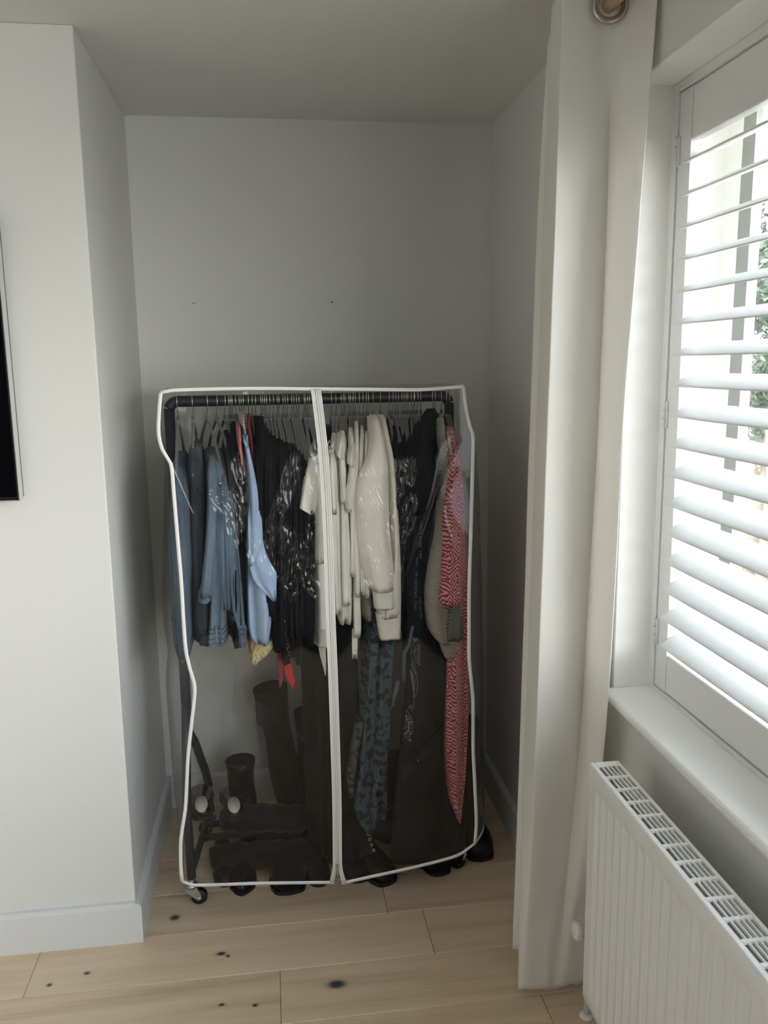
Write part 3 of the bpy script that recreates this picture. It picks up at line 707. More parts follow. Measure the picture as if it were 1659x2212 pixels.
# ------------------------------------------------------------------ garments
from mathutils.bvhtree import BVHTree
def loft(rows, hook=None, nf=3, fa=.006, seed=0, n=52, yF=2.30, yB=2.70, dens=46, ex=.62, bottom=True, tilt=0., raw=False):
    rg = np.random.default_rng(seed+11)
    R_ = []
    for r in rows:
        py, l, rr = r[:3]; f = r[3] if len(r) > 3 and r[3] is not None else yF; b = r[4] if len(r) > 4 else (2*RY(0)-f if f > yF+.03 else yB)
        a = at(l, py, f); c = at(rr, py, f); R_.append((a[2]*.5+c[2]*.5, a[0], c[0], f, b))
    R_ = np.array(R_)[::-1]; z0, z1 = R_[0, 0], R_[-1, 0]
    m = max(10, int((z1-z0)*dens)); Z = np.linspace(z0, z1, m)
    C_ = [cat(R_[:, 0], R_[:, i], Z) for i in range(1, 5)]
    hx = hookx(hook) if hook else None
    th = np.linspace(0, 2*math.pi, n, endpoint=False)
    sx = np.sign(np.cos(th))*np.abs(np.cos(th))**ex; sy = np.sign(np.sin(th))*np.abs(np.sin(th))**ex
    ph = rg.uniform(0, 6.28, 8); V = np.zeros((m, n, 3))
    for j in range(m):
        xl, xr, f, b = [c[j] for c in C_]; cx = (xl+xr)/2; w_ = max((xr-xl)/2, .001); cy = (f+b)/2; d = (b-f)/2
        t = (sy+1)/2
        if hx is not None:
            k = np.clip(t*(b-f)/max(.02, RY(hx)-f), 0, 1); c_ = cx+(hx-cx)*k
        else: c_ = np.full(n, cx)
        wid = w_*(1-.30*t); g = (Z[j]-z1)/(z0-z1+1e-9); g = min(1., .25+g*1.4)
        am = min(fa, w_*.42)*g; zz = Z[j]
        fold = np.sin(sx*nf*1.9+ph[0]+1.3*math.sin(zz*4+ph[1]))+.5*np.sin(sx*nf*4.1+ph[2]+zz*5)
        V[j, :, 0] = c_+sx*wid+am*.35*np.sin(sy*5+ph[3]+zz*6)*np.abs(sx)+tilt*0
        V[j, :, 1] = cy+sy*d-am*fold*np.clip(-sy, 0, 1)**.6+.004*math.sin(zz*17+ph[4])*(sy < 0)
        V[j, :, 2] = zz+.004*g*np.sin(sy*3+ph[5])
    if raw: return V, Z
    # hem shape + closing caps
    F = []
    idx = np.arange(m*n).reshape(m, n); nx = np.roll(idx, -1, 1)
    F += np.stack([idx[:-1], nx[:-1], nx[1:], idx[1:]], -1).reshape(-1, 4).tolist()
    W_ = [V.reshape(-1, 3)]
    cnt = m*n
    # hem: turn inwards so that one looks into the garment from below
    inner = V[0].copy(); c0 = inner.mean(0); inner = c0+(inner-c0)*.9; inner[:, 2] = V[0, :, 2]+.03
    W_.append(inner); i2 = np.arange(cnt, cnt+n); cnt += n
    F += [(int(idx[0, (k+1) % n]), int(idx[0, k]), int(i2[k]), int(i2[(k+1) % n])) for k in range(n)]
    F.append([int(v) for v in i2][::-1])
    F.append([int(v) for v in idx[-1]])
    return np.concatenate(W_), F
GCOUNT = 0
OCC = {}
def garment(name, label, catg, m, rows, hook=None, group=None, parts=(), hang=True, hl=None, yaw=None, bm='velvet', **k):
    global GCOUNT
    GCOUNT += 1
    V, F = loft(rows, hook, seed=GCOUNT, **k)
    if parts:
        O = (float(V[:, 0].mean()), float(V[:, 1].mean()), float(V[:, 2].min())); r = root(name, O, label, catg, group)
        body = mk('body', V, F, M[m], r); out_ = r
        for p in parts:
            if p[0] == 'band':
                _, pn, pm, p0, p1, off = p; G_, Zs_ = loft(rows, hook, seed=GCOUNT, raw=True, **k); yf = k.get('yF', 2.30)
                za, zb_ = at(590, p1, yf)[2], at(590, p0, yf)[2]; zz = np.linspace(za, zb_, 5); B_ = np.zeros((5, G_.shape[1], 3))
                for j in range(5):
                    for d in range(3): B_[j, :, d] = [np.interp(zz[j], G_[:, q, 2], G_[:, q, d]) for q in range(G_.shape[1])]
                    if za < Zs_[0] and j == 0: B_[j, :, 2] = za
                    c_ = B_[j].mean(0); dv = B_[j, :, :2]-c_[:2]; nn = np.linalg.norm(dv, axis=1)[:, None]+1e-6
                    ds = np.array([0, off, off, off, 0])[j] if off > .0011 else off
                    B_[j, :, 0] += np.sign(dv[:, 0])*ds*np.clip(np.abs(dv[:, 0])/.006, 0, 1); B_[j, :, 1] += np.sign(dv[:, 1])*ds
                B2 = np.concatenate([B_, B_[:, :1]], 1); VV, FF = grid(B2); mk(pn, VV, FF, M[pm], r); continue
            pn, pm, prow = p[:3]; kw = p[3] if len(p) > 3 else {}
            a = dict(hook=None, seed=GCOUNT*7+len(pn), n=36, nf=2, fa=.004, yF=2.285, yB=2.42); a.update(kw)
            mk(pn, *loft(prow, **a), M[pm], r)
    else:
        out_ = mk(name, V, F, M[m]); body = out_; tag(out_, label, catg, group)
    if hook:
        fr_ = next((q for q in rows if len(q) > 3 and q[3] is not None and q[3] < 2.36), rows[min(1, len(rows)-1)])
        fx = at((fr_[1]+fr_[2])/2, fr_[0], 2.30)[0]; hx = hookx(hook)
        OCC[round(hook, 1)] = (max(-16, min(16, math.degrees(math.atan2(fx-hx, .21)))), label)
    return out_, body

# --- left group: denim
garment('denim_jacket', 'washed blue denim jacket hanging at the left end of the rail', 'jacket', 'denim_jacket',
        [(985, 376, 400, 2.42), (1030, 366, 412, 2.32), (1100, 362, 418), (1200, 357, 424), (1270, 358, 418), (1350, 360, 412), (1400, 366, 410), (1428, 382, 405)], HL[0], nf=3, fa=.007,
        parts=[('sleeve', 'denim_jacket', [(1012, 372, 392, 2.31), (1080, 368, 402), (1180, 366, 404), (1260, 372, 408), (1360, 378, 411), (1425, 386, 408)], dict(yF=2.272, yB=2.36)),
               ('band', 'hem_band', 'denim_jacket', 1384, 1420, .002), ('band', 'stitching', 'stitch', 1380, 1382, .001), ('band', 'stitching', 'stitch', 1330, 1331.5, .001)])
garment('denim_jeans', 'dark denim garment with collar between the washed jacket and pale denim shirt', 'jacket', 'denim_dark',
        [(962, 410, 430, 2.43), (1000, 402, 442, 2.33), (1060, 402, 450), (1150, 404, 448), (1250, 408, 452), (1340, 410, 456), (1392, 416, 460)], HL[1], nf=2, yF=2.31,
        parts=[('collar', 'denim_dark', [(968, 408, 428, 2.36), (1000, 404, 436), (1060, 410, 440)], dict(yF=2.30, yB=2.40)), ('cuff', 'denim_dark', [(1376, 427, 460), (1396, 428, 461)], dict(yF=2.295, yB=2.40))])
garment('denim_shirt', 'pale blue denim shirt with short sleeve and buttoned hem', 'shirt', 'denim_shirt',
        [(982, 446, 476, 2.38), (1010, 448, 486, 2.30), (1100, 447, 498), (1200, 448, 497), (1300, 447, 496), (1352, 446, 493), (1391, 442, 494)], HL[2], nf=3, fa=.009, yF=2.284,
        parts=[('sleeve', 'denim_shirt', [(984, 449, 464, 2.36), (1020, 444, 468), (1080, 444, 470), (1150, 441, 468), (1230, 434, 462), (1292, 427, 459)], dict(yF=2.272, yB=2.38)),
               ('cuff', 'denim_shirt', [(1292, 425, 459), (1306, 424, 457)], dict(yF=2.268, yB=2.385)),
               ('band', 'hem_band', 'denim_shirt', 1355, 1391, .002), ('band', 'stitching', 'stitch', 1352, 1354, .001), ('band', 'stitching', 'stitch', 1361, 1362.5, .0032), ('band', 'stitching', 'stitch', 1383, 1384.5, .0032), ('band', 'stitching', 'stitch', 1372, 1373.5, .0032),
               ('button_placket', 'denim_shirt', [(1354, 462, 470), (1391, 465, 473)], dict(yF=2.280, yB=2.31, fa=.0))])
garment('denim_shirt', 'mid blue denim shirt with dark seams beside the light blue linen dress', 'shirt', 'denim_mid',
        [(985, 474, 490, 2.38), (1010, 471, 500, 2.32), (1100, 476, 513), (1200, 482, 526), (1290, 488, 533), (1330, 497, 535), (1365, 512, 537), (1396, 517, 537)], HL[3], nf=3, fa=.008, yF=2.290,
        parts=[('sleeve', 'denim_mid', [(992, 474, 486, 2.36), (1060, 474, 492), (1160, 474, 494), (1260, 476, 496), (1322, 484, 497)], dict(yF=2.276, yB=2.36)),
               ('band', 'hem_band', 'denim_mid', 1358, 1395, .002), ('band', 'stitching', 'stitch', 1355, 1357, .001), ('band', 'stitching', 'stitch', 1366, 1367.5, .0032), ('band', 'stitching', 'stitch', 1386, 1387.5, .0032)])
def simple(px, top, rows): return rows
garment('dark_shirt', 'charcoal top with sloping shoulders behind the denim shirts', 'shirt', 'charcoal', [(935, 488, 498, 2.44), (955, 485, 502, 2.39), (985, 483, 510, 2.32), (1010, 484, 514, 2.298), (1100, 488, 520), (1200, 492, 526), (1330, 494, 522)], HL[4], yF=2.298)
garment('dark_shirt', 'navy black top with a dark shoulder left of the striped strap', 'shirt', 'navy', [(915, 497, 505, 2.45), (940, 496, 508, 2.39), (975, 495, 514, 2.32), (1000, 496, 518, 2.302), (1050, 497, 522), (1200, 502, 528), (1400, 500, 528)], HL[5], yF=2.302)
garment('dark_shirt', 'black garment falling behind the curved denim hem', 'shirt', 'black1', [(912, 503, 510, 2.45), (940, 502, 514, 2.39), (975, 502, 519, 2.32), (1000, 501, 522, 2.305), (1100, 500, 527), (1300, 497, 531), (1388, 497, 516)], HL[6], yF=2.305)
garment('dark_shirt', 'slim black top just left of the pink strap', 'shirt', 'black2', [(925, 508, 514, 2.45), (950, 507, 517, 2.38), (980, 506, 521, 2.32), (1000, 507, 525, 2.300), (1100, 510, 529), (1300, 512, 531), (1352, 514, 532)], HL[7], yF=2.300)
garment('patterned_camisole', 'coral pink patterned strap hanging left of the light blue dress', 'shirt', 'pink', [(912, 515, 521, 2.40), (925, 512, 522, 2.33), (945, 513, 523), (965, 514, 524), (985, 517, 526), (1004, 520, 527)], HL[8], yF=2.292, yB=2.5, fa=.001)
garment('striped_camisole', 'narrow white strap with black stripes on the rail', 'shirt', 'stripe', [(889, 524, 529, 2.44, 2.52), (900, 521, 530.5, 2.36), (915, 522, 531), (927, 525, 533), (960, 528, 536)], HL[9], yF=2.33, yB=2.52, fa=.0, hang=False)
garment('linen_dress', 'light blue linen dress with narrow top and full gathered skirt', 'dress', 'linen',
        [(926, 521, 532, 2.40), (942, 518, 534, 2.34), (958, 525, 538), (985, 530, 545), (1030, 533, 556), (1080, 534, 565), (1140, 532, 567), (1180, 531, 570), (1215, 534, 586), (1246, 535, 600), (1270, 534, 598), (1300, 535, 596), (1320, 536, 603), (1345, 537, 600), (1372, 541, 596), (1394, 556, 590)], HL[10], nf=3, fa=.012, yF=2.285, yB=2.60,
        parts=[('collar', 'linen', [(940, 520, 533, 2.31), (955, 525, 537), (965, 531, 537)], dict(yF=2.279, yB=2.33, fa=.001)),
               ('drape', 'linen', [(1120, 538, 562, 2.300, 2.32), (1165, 534, 568, 2.288, 2.31), (1200, 536, 578, 2.274, 2.295), (1220, 536, 588), (1243, 541, 600.5), (1262, 553, 599), (1282, 574, 598), (1298, 590, 597)], dict(yF=2.270, yB=2.292, fa=.005, nf=2, dens=80)),
               ('drape', 'linen', [(1080, 538, 560, 2.30, 2.32), (1130, 533, 567, 2.284, 2.305), (1165, 534, 568, 2.272, 2.295), (1185, 535, 566), (1205, 535, 552), (1222, 536, 544)], dict(yF=2.266, yB=2.29, fa=.005, nf=2, dens=80))])
garment('paisley_scarf', 'pink and yellow paisley scarf showing below the blue dress', 'scarf', 'paisley_p', [(1230, 540, 556), (1300, 538, 556), (1340, 533, 552), (1372, 536, 570), (1400, 536, 580), (1412, 537, 560)], HL[11], nf=3, fa=.006, yF=2.31, yB=2.5,
        parts=[('border', 'paisley_y', [(1392, 544, 592), (1404, 538, 596), (1418, 537, 586), (1430, 540, 566), (1439, 544, 556)], dict(yF=2.300, yB=2.46, fa=.006, nf=3))])
garment('red_dress', 'red dress with a dark strap and forked ribbon tails', 'dress', 'crimson', [(897, 532, 539, 2.44, 2.55), (915, 531, 541, 2.38), (950, 538, 547, 2.34), (1000, 543, 553), (1040, 548, 558), (1140, 556, 580), (1250, 580, 606), (1330, 590, 618), (1412, 596, 618)], HL[12], nf=2, fa=.004, yF=2.325, yB=2.6,
        parts=[('skirt_edge', 'red', [(1340, 600, 612), (1360, 596, 612), (1395, 591, 613), (1402, 594, 613), (1412, 606, 613)], dict(yF=2.312, yB=2.42, fa=.001)),
               ('ribbon', 'crimson', [(1405, 596, 614), (1440, 599, 613), (1458, 603, 612), (1474, 604, 610), (1484, 602, 606)], dict(yF=2.318, yB=2.325, fa=0)),
               ('ribbon', 'red', [(1425, 612, 630), (1445, 613, 633), (1465, 619, 636), (1480, 628, 638), (1490, 634, 638.5)], dict(yF=2.318, yB=2.325, fa=0))])
# --- black garments left of the zip
bl = [(13, 549, 566, 922, 1240, 'black2', 'black top with a soft shoulder right of the red strap'), (14, 556, 577, 900, 1300, 'black1', 'black jacket with a high rounded collar near the red dress'),
      (15, 562, 583, 915, 1335, 'black3', 'shiny black blouse in the middle of the black tops'), (16, 567, 588, 922, 1300, 'black2', 'black woollen top just right of the shiny blouse'),
      (17, 573, 594, 926, 1330, 'black1', 'plain black top second right of the shiny blouse'), (18, 580, 600, 930, 1345, 'brownblack', 'brown black blouse third right of the shiny blouse'),
      (19, 588, 610, 932, 1410, 'black2', 'long black top left of the sequinned one'), (20, 594, 620, 934, 1405, 'black1', 'black blouse touching the sequinned top on its left'),
      (21, 602, 633, 936, 1434, 'black1', 'long black top with a line of silver sequins'), (22, 612, 640, 938, 1390, 'black3', 'sleek black blouse touching the sequinned top on its right'),
      (23, 620, 646, 940, 1420, 'black2', 'dull black top second right of the sequinned one'), (24, 628, 651, 944, 1380, 'brownblack', 'brownish black top third right of the sequinned one'),
      (25, 634, 657, 946, 1438, 'black3', 'satin black top ending low right of the sequins'), (26, 640, 663, 950, 1360, 'black1', 'black cotton blouse left of the low satin hem'),
      (27, 646, 670, 955, 1380, 'black1', 'black cotton top left of the first white tee'), (28, 652, 676, 960, 1388, 'black2', 'matte black top tucked behind the white sleeve'),
      (29, 658, 684, 965, 1396, 'black2', 'black top with long front hem beside the white shirts')]
for i, l, r, top, bot, m, lab in bl:
    sh = (l*.55+r*.45+589*.0)
    rows = [(top, l+4, r-4, 2.45), (top+14, l+2, r-3, 2.40), (top+40, l, r-1, 2.325), (top+75, l, r, 2.288+.003*(i % 4)), (1100, l-1, r+1), (1230, l, r+1), (bot-20, l+1, r+1), (bot, l+3, r-1)]
    pts = ()
    o, b_ = garment('black_blouse', lab, 'shirt', m, rows, HL[i], 'black tops left of the zip', nf=2, fa=.007, yF=2.288+.003*(i % 4))
    if 'sequins' in lab:
        o['_o'] = list(o.location); bv = BVHTree.FromObject(o, bpy.context.evaluated_depsgraph_get()) if False else None
        SQ = []
        for (x, y) in ((615, 1341), (615, 1343.5), (616.5, 1368), (617, 1374), (621.5, 1382), (622, 1388), (620, 1391), (623, 1391.5), (622.5, 1395), (621, 1399), (625, 1397.5), (620.8, 1404), (621.5, 1402), (625, 1408.5), (624.5, 1415), (629, 1420), (627, 1424.5), (629.5, 1427)):
            p = at(x, y, 2.281); mk('sequin', *lathe([(.0004, -.0022), (.0016, -.0014), (.0018, 0), (.0010, .0012)], p, 'y', 8), M['sequin'], o)
garment('black_coat', 'long black coat reaching low behind the zip', 'coat', 'brownblack', [(930, 655, 680, 2.46), (980, 648, 690, 2.42), (1200, 650, 712), (1440, 662, 722), (1600, 676, 728), (1760, 684, 730), (1850, 688, 728)], HL[31], nf=3, fa=.012, yF=2.42, yB=2.72)
garment('black_coat', 'long black dress hanging right of the zip behind the white tops', 'dress', 'black1', [(930, 712, 735, 2.46), (980, 705, 745, 2.42), (1200, 715, 770), (1440, 720, 790), (1600, 728, 800), (1760, 730, 815), (1850, 732, 830), (1880, 734, 830)], HR[1], nf=3, fa=.012, yF=2.43, yB=2.72)
# --- white garments around the zip
garment('white_tee', 'white tee with a wide short sleeve left of the zip', 'shirt', 'white1', [(958, 674, 688, 2.42), (1000, 664, 692, 2.34), (1050, 656, 694), (1100, 668, 696), (1200, 674, 700), (1222, 676, 700)], HL[30], nf=2, fa=.005, yF=2.305,
        parts=[('sleeve', 'white1', [(990, 666, 686, 2.32), (1030, 655, 690), (1070, 647, 690), (1098, 642, 686), (1106, 652, 682), (1110, 668, 679)], dict(yF=2.282, yB=2.36, fa=.006))])
garment('white_tee', 'white short sleeved blouse directly behind the zip', 'shirt', 'white2', [(945, 683, 699, 2.42), (985, 678, 706, 2.34), (1060, 674, 716), (1150, 672, 726), (1222, 670, 729)], HL[32], nf=3, fa=.006, yF=2.30)
garment('white_shirt', 'long white shirt with square hem below the short sleeves at the zip', 'shirt', 'white1', [(950, 690, 705, 2.43), (1000, 684, 714, 2.35), (1200, 674, 724), (1230, 674, 727), (1310, 678, 729), (1395, 678, 729)], HL[33], nf=3, fa=.006, yF=2.315, parts=[('hem_band', 'white1', [(1362, 677.5, 729.5), (1396, 678, 729)], dict(yF=2.305, yB=2.68, fa=.004))])
garment('white_scarf', 'sheer white pointed tail hanging lowest beside the zip', 'scarf', 'sheer', [(1330, 684, 704), (1395, 685, 704), (1420, 690, 704), (1440, 697, 704), (1457, 701, 704)], HR[0], nf=2, fa=.002, yF=2.335, yB=2.37)
garment('white_blouse', 'ivory blouse with a frilled sleeve right of the zip', 'shirt', 'white2', [(935, 714, 727, 2.42), (965, 710, 738, 2.34), (1050, 708, 736), (1150, 708, 738), (1250, 716, 740), (1330, 722, 742)], HR[2], nf=3, fa=.007, yF=2.31,
        parts=[('sleeve', 'white2', [(972, 712, 724, 2.32), (1010, 708, 730), (1060, 710, 731), (1095, 715, 731), (1110, 717, 729)], dict(yF=2.284, yB=2.37, fa=.007, nf=3))])
garment('white_blouse', 'white broderie blouse with two stacked frills on its sleeve', 'shirt', 'white1', [(930, 732, 744, 2.42), (960, 730, 750, 2.34), (1050, 731, 752), (1150, 732, 756), (1250, 734, 760), (1310, 736, 762)], HR[4], nf=3, fa=.006, yF=2.31,
        parts=[('sleeve_frill', 'white1', [(940, 733, 744, 2.33), (965, 730, 747), (985, 726, 746), (993, 735, 744)], dict(yF=2.285, yB=2.37, fa=.008, nf=4)), ('sleeve_frill', 'white1', [(985, 733, 745), (1020, 733, 750), (1060, 736, 750), (1090, 736, 748)], dict(yF=2.288, yB=2.37, fa=.008, nf=4))])
garment('white_blouse', 'white blouse with a puffed frilled sleeve left of the cream sweatshirt', 'shirt', 'white2', [(925, 752, 762, 2.42), (950, 751, 768, 2.34), (1050, 752, 772), (1150, 752, 774), (1250, 753, 770)], HR[7], nf=3, fa=.006, yF=2.31,
        parts=[('sleeve_frill', 'white2', [(958, 758, 770, 2.33), (990, 752, 775), (1003, 751, 774), (1008, 757, 770)], dict(yF=2.283, yB=2.36, fa=.008, nf=4)), ('sleeve', 'white2', [(1000, 757, 770), (1050, 750, 769), (1085, 745, 766), (1108, 748, 762)], dict(yF=2.288, yB=2.36, fa=.007, nf=3))])
garment('white_skirt', 'long off white top with folds hanging lower than the blouses', 'shirt', 'white3', [(940, 722, 738, 2.43), (1000, 718, 748, 2.36), (1100, 724, 764), (1200, 727, 768), (1300, 726, 768), (1347, 725, 766)], HR[3], nf=4, fa=.01, yF=2.325)
garment('white_skirt', 'narrow ivory scarf end hanging straight left of the sweatshirt cuff', 'scarf', 'white2', [(1150, 762, 776), (1250, 762, 778), (1330, 761, 780), (1372, 762, 780), (1378, 763, 778)], HR[8], nf=2, fa=.004, yF=2.32, yB=2.45, parts=[('tie_end', 'white2', [(1360, 760, 775), (1400, 760, 774), (1426, 761, 773)], dict(yF=2.335, yB=2.35, fa=.001))])
garment('beige_shirt', 'grey beige top with uneven hem behind the sweatshirt sleeves', 'shirt', 'greige', [(950, 768, 786, 2.44), (1000, 764, 796, 2.38), (1200, 770, 812), (1270, 774, 814), (1340, 784, 816), (1350, 792, 816)], HR[10], nf=3, fa=.01, yF=2.37)
for j, (hk, l, r, lab, m) in enumerate(((9, 764, 777, 'white tee with a raised collar between frilled blouse and sweatshirt', 'white2'), (11, 775, 787, 'off white long sleeved top tucked left of the sweatshirt', 'white3'), (12, 786, 797, 'white top pressed against the cream sweatshirt', 'white1'))):
    garment('white_shirt', lab, 'shirt', m, [(912+j*9, l+3, r-3, 2.42), (945+j*5, l, r, 2.34), (1020, l-4, r+2), (1080, l-8, r+2), (1200, l-4, r+6), (1290, l, r+6)], HR[hk], nf=2, fa=.005, yF=2.315)
garment('cream_sweatshirt', 'cream sweatshirt with a full sleeve and ribbed cuff, nearer of two', 'sweatshirt', 'cream', [(898, 800, 818, 2.44), (925, 799, 830, 2.36), (965, 796, 845, 2.33), (1060, 792, 850), (1200, 800, 856), (1285, 806, 856)], HR[14], nf=2, fa=.006, yF=2.33,
        parts=[('sleeve', 'cream', [(905, 803, 822, 2.36), (940, 803, 832, 2.31), (985, 796, 842), (1030, 776, 847), (1070, 766, 849), (1130, 766, 850), (1200, 774, 854), (1250, 787, 857), (1282, 800, 857)], dict(yF=2.274, yB=2.42, fa=.007, nf=2)),
               ('cuff', 'cuff', [(1279, 804, 857), (1292, 806, 857), (1321, 810, 856)], dict(yF=2.280, yB=2.38, fa=.002))])
garment('cream_sweatshirt', 'cream sweatshirt hanging lower, its wide cuff above the fern print', 'sweatshirt', 'cream', [(898, 818, 832, 2.44), (925, 822, 842, 2.36), (965, 832, 850, 2.33), (1060, 842, 860), (1200, 840, 868), (1300, 830, 870)], HR[15], nf=2, fa=.006, yF=2.335,
        parts=[('sleeve', 'cream', [(915, 824, 838, 2.36), (950, 832, 845, 2.33), (985, 838, 853), (1100, 846, 864), (1200, 850, 869), (1290, 835, 871), (1335, 814, 872)], dict(yF=2.302, yB=2.44, fa=.006)),
               ('cuff', 'cuff', [(1329, 811, 873), (1342, 813, 873), (1384, 821, 871)], dict(yF=2.300, yB=2.40, fa=.002))])
garment('fern_dress', 'dark teal dress printed with pale fern leaves below the cuffs', 'dress', 'fern',
        [(1000, 800, 840, 2.40), (1330, 800, 858), (1400, 792, 855), (1500, 781, 847), (1600, 769, 842), (1660, 764, 838), (1700, 757, 834), (1745, 754, 830), (1775, 766, 822), (1796, 788, 812)], HR[13], nf=3, fa=.013, yF=2.345, yB=2.60,
        parts=[('front_panel', 'fern', [(1380, 822, 858), (1450, 818, 853), (1550, 812, 848), (1650, 806, 840), (1720, 800, 833)], dict(yF=2.332, yB=2.40, fa=.006)),
               ('side_panel', 'ferngrey', [(1560, 770, 790), (1640, 756, 778), (1690, 750, 770), (1720, 754, 766)], dict(yF=2.352, yB=2.42, fa=.004)),
               ('side_panel', 'ferngrey', [(1690, 822, 838), (1740, 820, 840), (1768, 822, 836)], dict(yF=2.36, yB=2.42, fa=.003))])
# --- dark garments right of the sweatshirts
dk = [(16, 846, 862, 925, 1180, 'navy', 'navy knitted top with a ruffled shoulder right of the sweatshirts'), (18, 856, 872, 930, 1250, 'black1', 'black top under a pale hanger arm right of the navy ruffle'),
      (20, 866, 880, 925, 1380, 'black2', 'dull black top in the middle of the right dark group'), (22, 876, 890, 928, 1420, 'charcoal', 'charcoal top in the right dark group'),
      (24, 884, 900, 925, 1500, 'black1', 'black dress behind the white lettering'), (26, 893, 910, 915, 1560, 'navy', 'navy black dress left of the black shoulder')]
for i, l, r, top, bot, m, lab in dk:
    garment('dark_garment', lab, 'shirt', m, [(top, l+3, r-3, 2.45), (top+20, l+1, r, 2.40), (top+55, l, r+4, 2.34), (1100, l, r+4), (1230, l+2, r+8), (bot-20, l+2, r+10), (bot, l+4, r+8)], HR[i], 'dark garments right of the sweatshirts', nf=2, fa=.006, yF=2.345+.003*(i % 3))
tee, tb = garment('black_dress', 'long black dress with white lettering and a printed feather down its front', 'dress', 'black1',
        [(915, 902, 925, 2.43), (960, 892, 940, 2.36), (1040, 880, 955, 2.32), (1120, 876, 946), (1250, 872, 926), (1360, 868, 922), (1500, 866, 940), (1650, 850, 955), (1800, 830, 962), (1868, 826, 965)], HR[28], nf=1, fa=.003, yF=2.312, yB=2.65)
blk_t, _ = garment('black_tee', 'black short sleeved tee with a raised collar near the right end', 'shirt', 'black2',
        [(884, 918, 932, 2.47, 2.53), (893, 904, 940, 2.44), (925, 898, 946, 2.38), (980, 890, 950, 2.33), (1100, 884, 955), (1300, 892, 930)], HR[29], nf=2, fa=.006, yF=2.325,
        parts=[('sleeve', 'black2', [(955, 892, 930, 2.32), (1000, 884, 950), (1050, 864, 952), (1088, 849, 948), (1100, 857, 944), (1113, 870, 930)], dict(yF=2.276, yB=2.40, fa=.006))])
garment('black_gown', 'full length black gown nearest the beige knitted cardigan', 'dress', 'navy', [(930, 936, 952, 2.45), (980, 930, 962, 2.38), (1150, 918, 955), (1300, 905, 960), (1400, 915, 965), (1550, 905, 985), (1700, 890, 1006), (1800, 880, 1014), (1872, 878, 1012), (1884, 880, 1008)], HR[30], nf=3, fa=.012, yF=2.36, yB=2.70)
garment('slate_scarf', 'slate blue scarf end between the fern dress and printed feather', 'scarf', 'slate', [(1352, 888, 895), (1375, 883, 890), (1395, 880, 886), (1400, 870, 878), (1440, 869, 877), (1478, 869, 875)], HR[21], nf=1, fa=.001, yF=2.305, yB=2.31, hang=False)
garment('slate_scarf', 'slate blue scarf end with a split tip beside the fern dress', 'scarf', 'slate', [(1470, 856, 864), (1490, 851, 862), (1510, 847, 854), (1530, 845, 849)], HR[23], nf=1, fa=.001, yF=2.312, yB=2.318, hang=False)
garment('knit_cardigan', 'chunky beige knitted cardigan with a ballooning sleeve', 'cardigan', 'knit', [(897, 949, 958, 2.45), (930, 946, 966, 2.39), (980, 948, 975, 2.34), (1100, 950, 985), (1300, 948, 990), (1390, 955, 992)], HR[31], nf=2, fa=.006, yF=2.345,
        parts=[('sleeve', 'knit', [(905, 948, 962, 2.40), (940, 947, 968, 2.35), (990, 951, 975, 2.32), (1060, 950, 976), (1150, 940, 974), (1230, 922, 972), (1290, 914, 972), (1340, 918, 978), (1375, 930, 988), (1392, 946, 996)], dict(yF=2.300, yB=2.44, fa=.006, dens=80)),
               ('cuff', 'knit', [(1386, 949, 1002), (1400, 953, 1003), (1412, 958, 996), (1426, 965, 984)], dict(yF=2.304, yB=2.40, fa=.002))])
garment('lattice_shirt', 'black and white lattice patterned top under the red sleeve', 'shirt', 'lattice', [(1000, 972, 996, 2.36), (1200, 966, 1008), (1310, 965, 1008), (1350, 961, 1007), (1383, 958, 1006)], HR[32], nf=2, fa=.003, yF=2.296, yB=2.5)
garment('red_dress', 'red and pink ikat print dress at the right end of the rail', 'dress', 'ikat',
        [(922, 968, 980, 2.42), (960, 976, 994, 2.36), (1010, 978, 1003, 2.32), (1100, 974, 1010), (1300, 975, 1017), (1390, 966, 1020), (1500, 961, 1021), (1600, 961, 1019), (1680, 967, 1015), (1735, 974, 1006), (1762, 984, 1001), (1778, 990, 998)], HR[33], nf=3, fa=.011, yF=2.312, yB=2.60,
        parts=[('sleeve', 'ikat', [(925, 968, 978, 2.36), (950, 972, 990, 2.31), (1000, 974, 1000), (1100, 961, 1008), (1200, 953, 1012), (1270, 948, 1014), (1300, 946, 1014), (1310, 948, 1010), (1316, 952, 990)], dict(yF=2.272, yB=2.36, fa=.008, nf=2)),
               ('lace_trim', 'stripe', [(932, 966, 969), (960, 970, 975), (985, 974, 978)], dict(yF=2.290, yB=2.31, fa=0))])
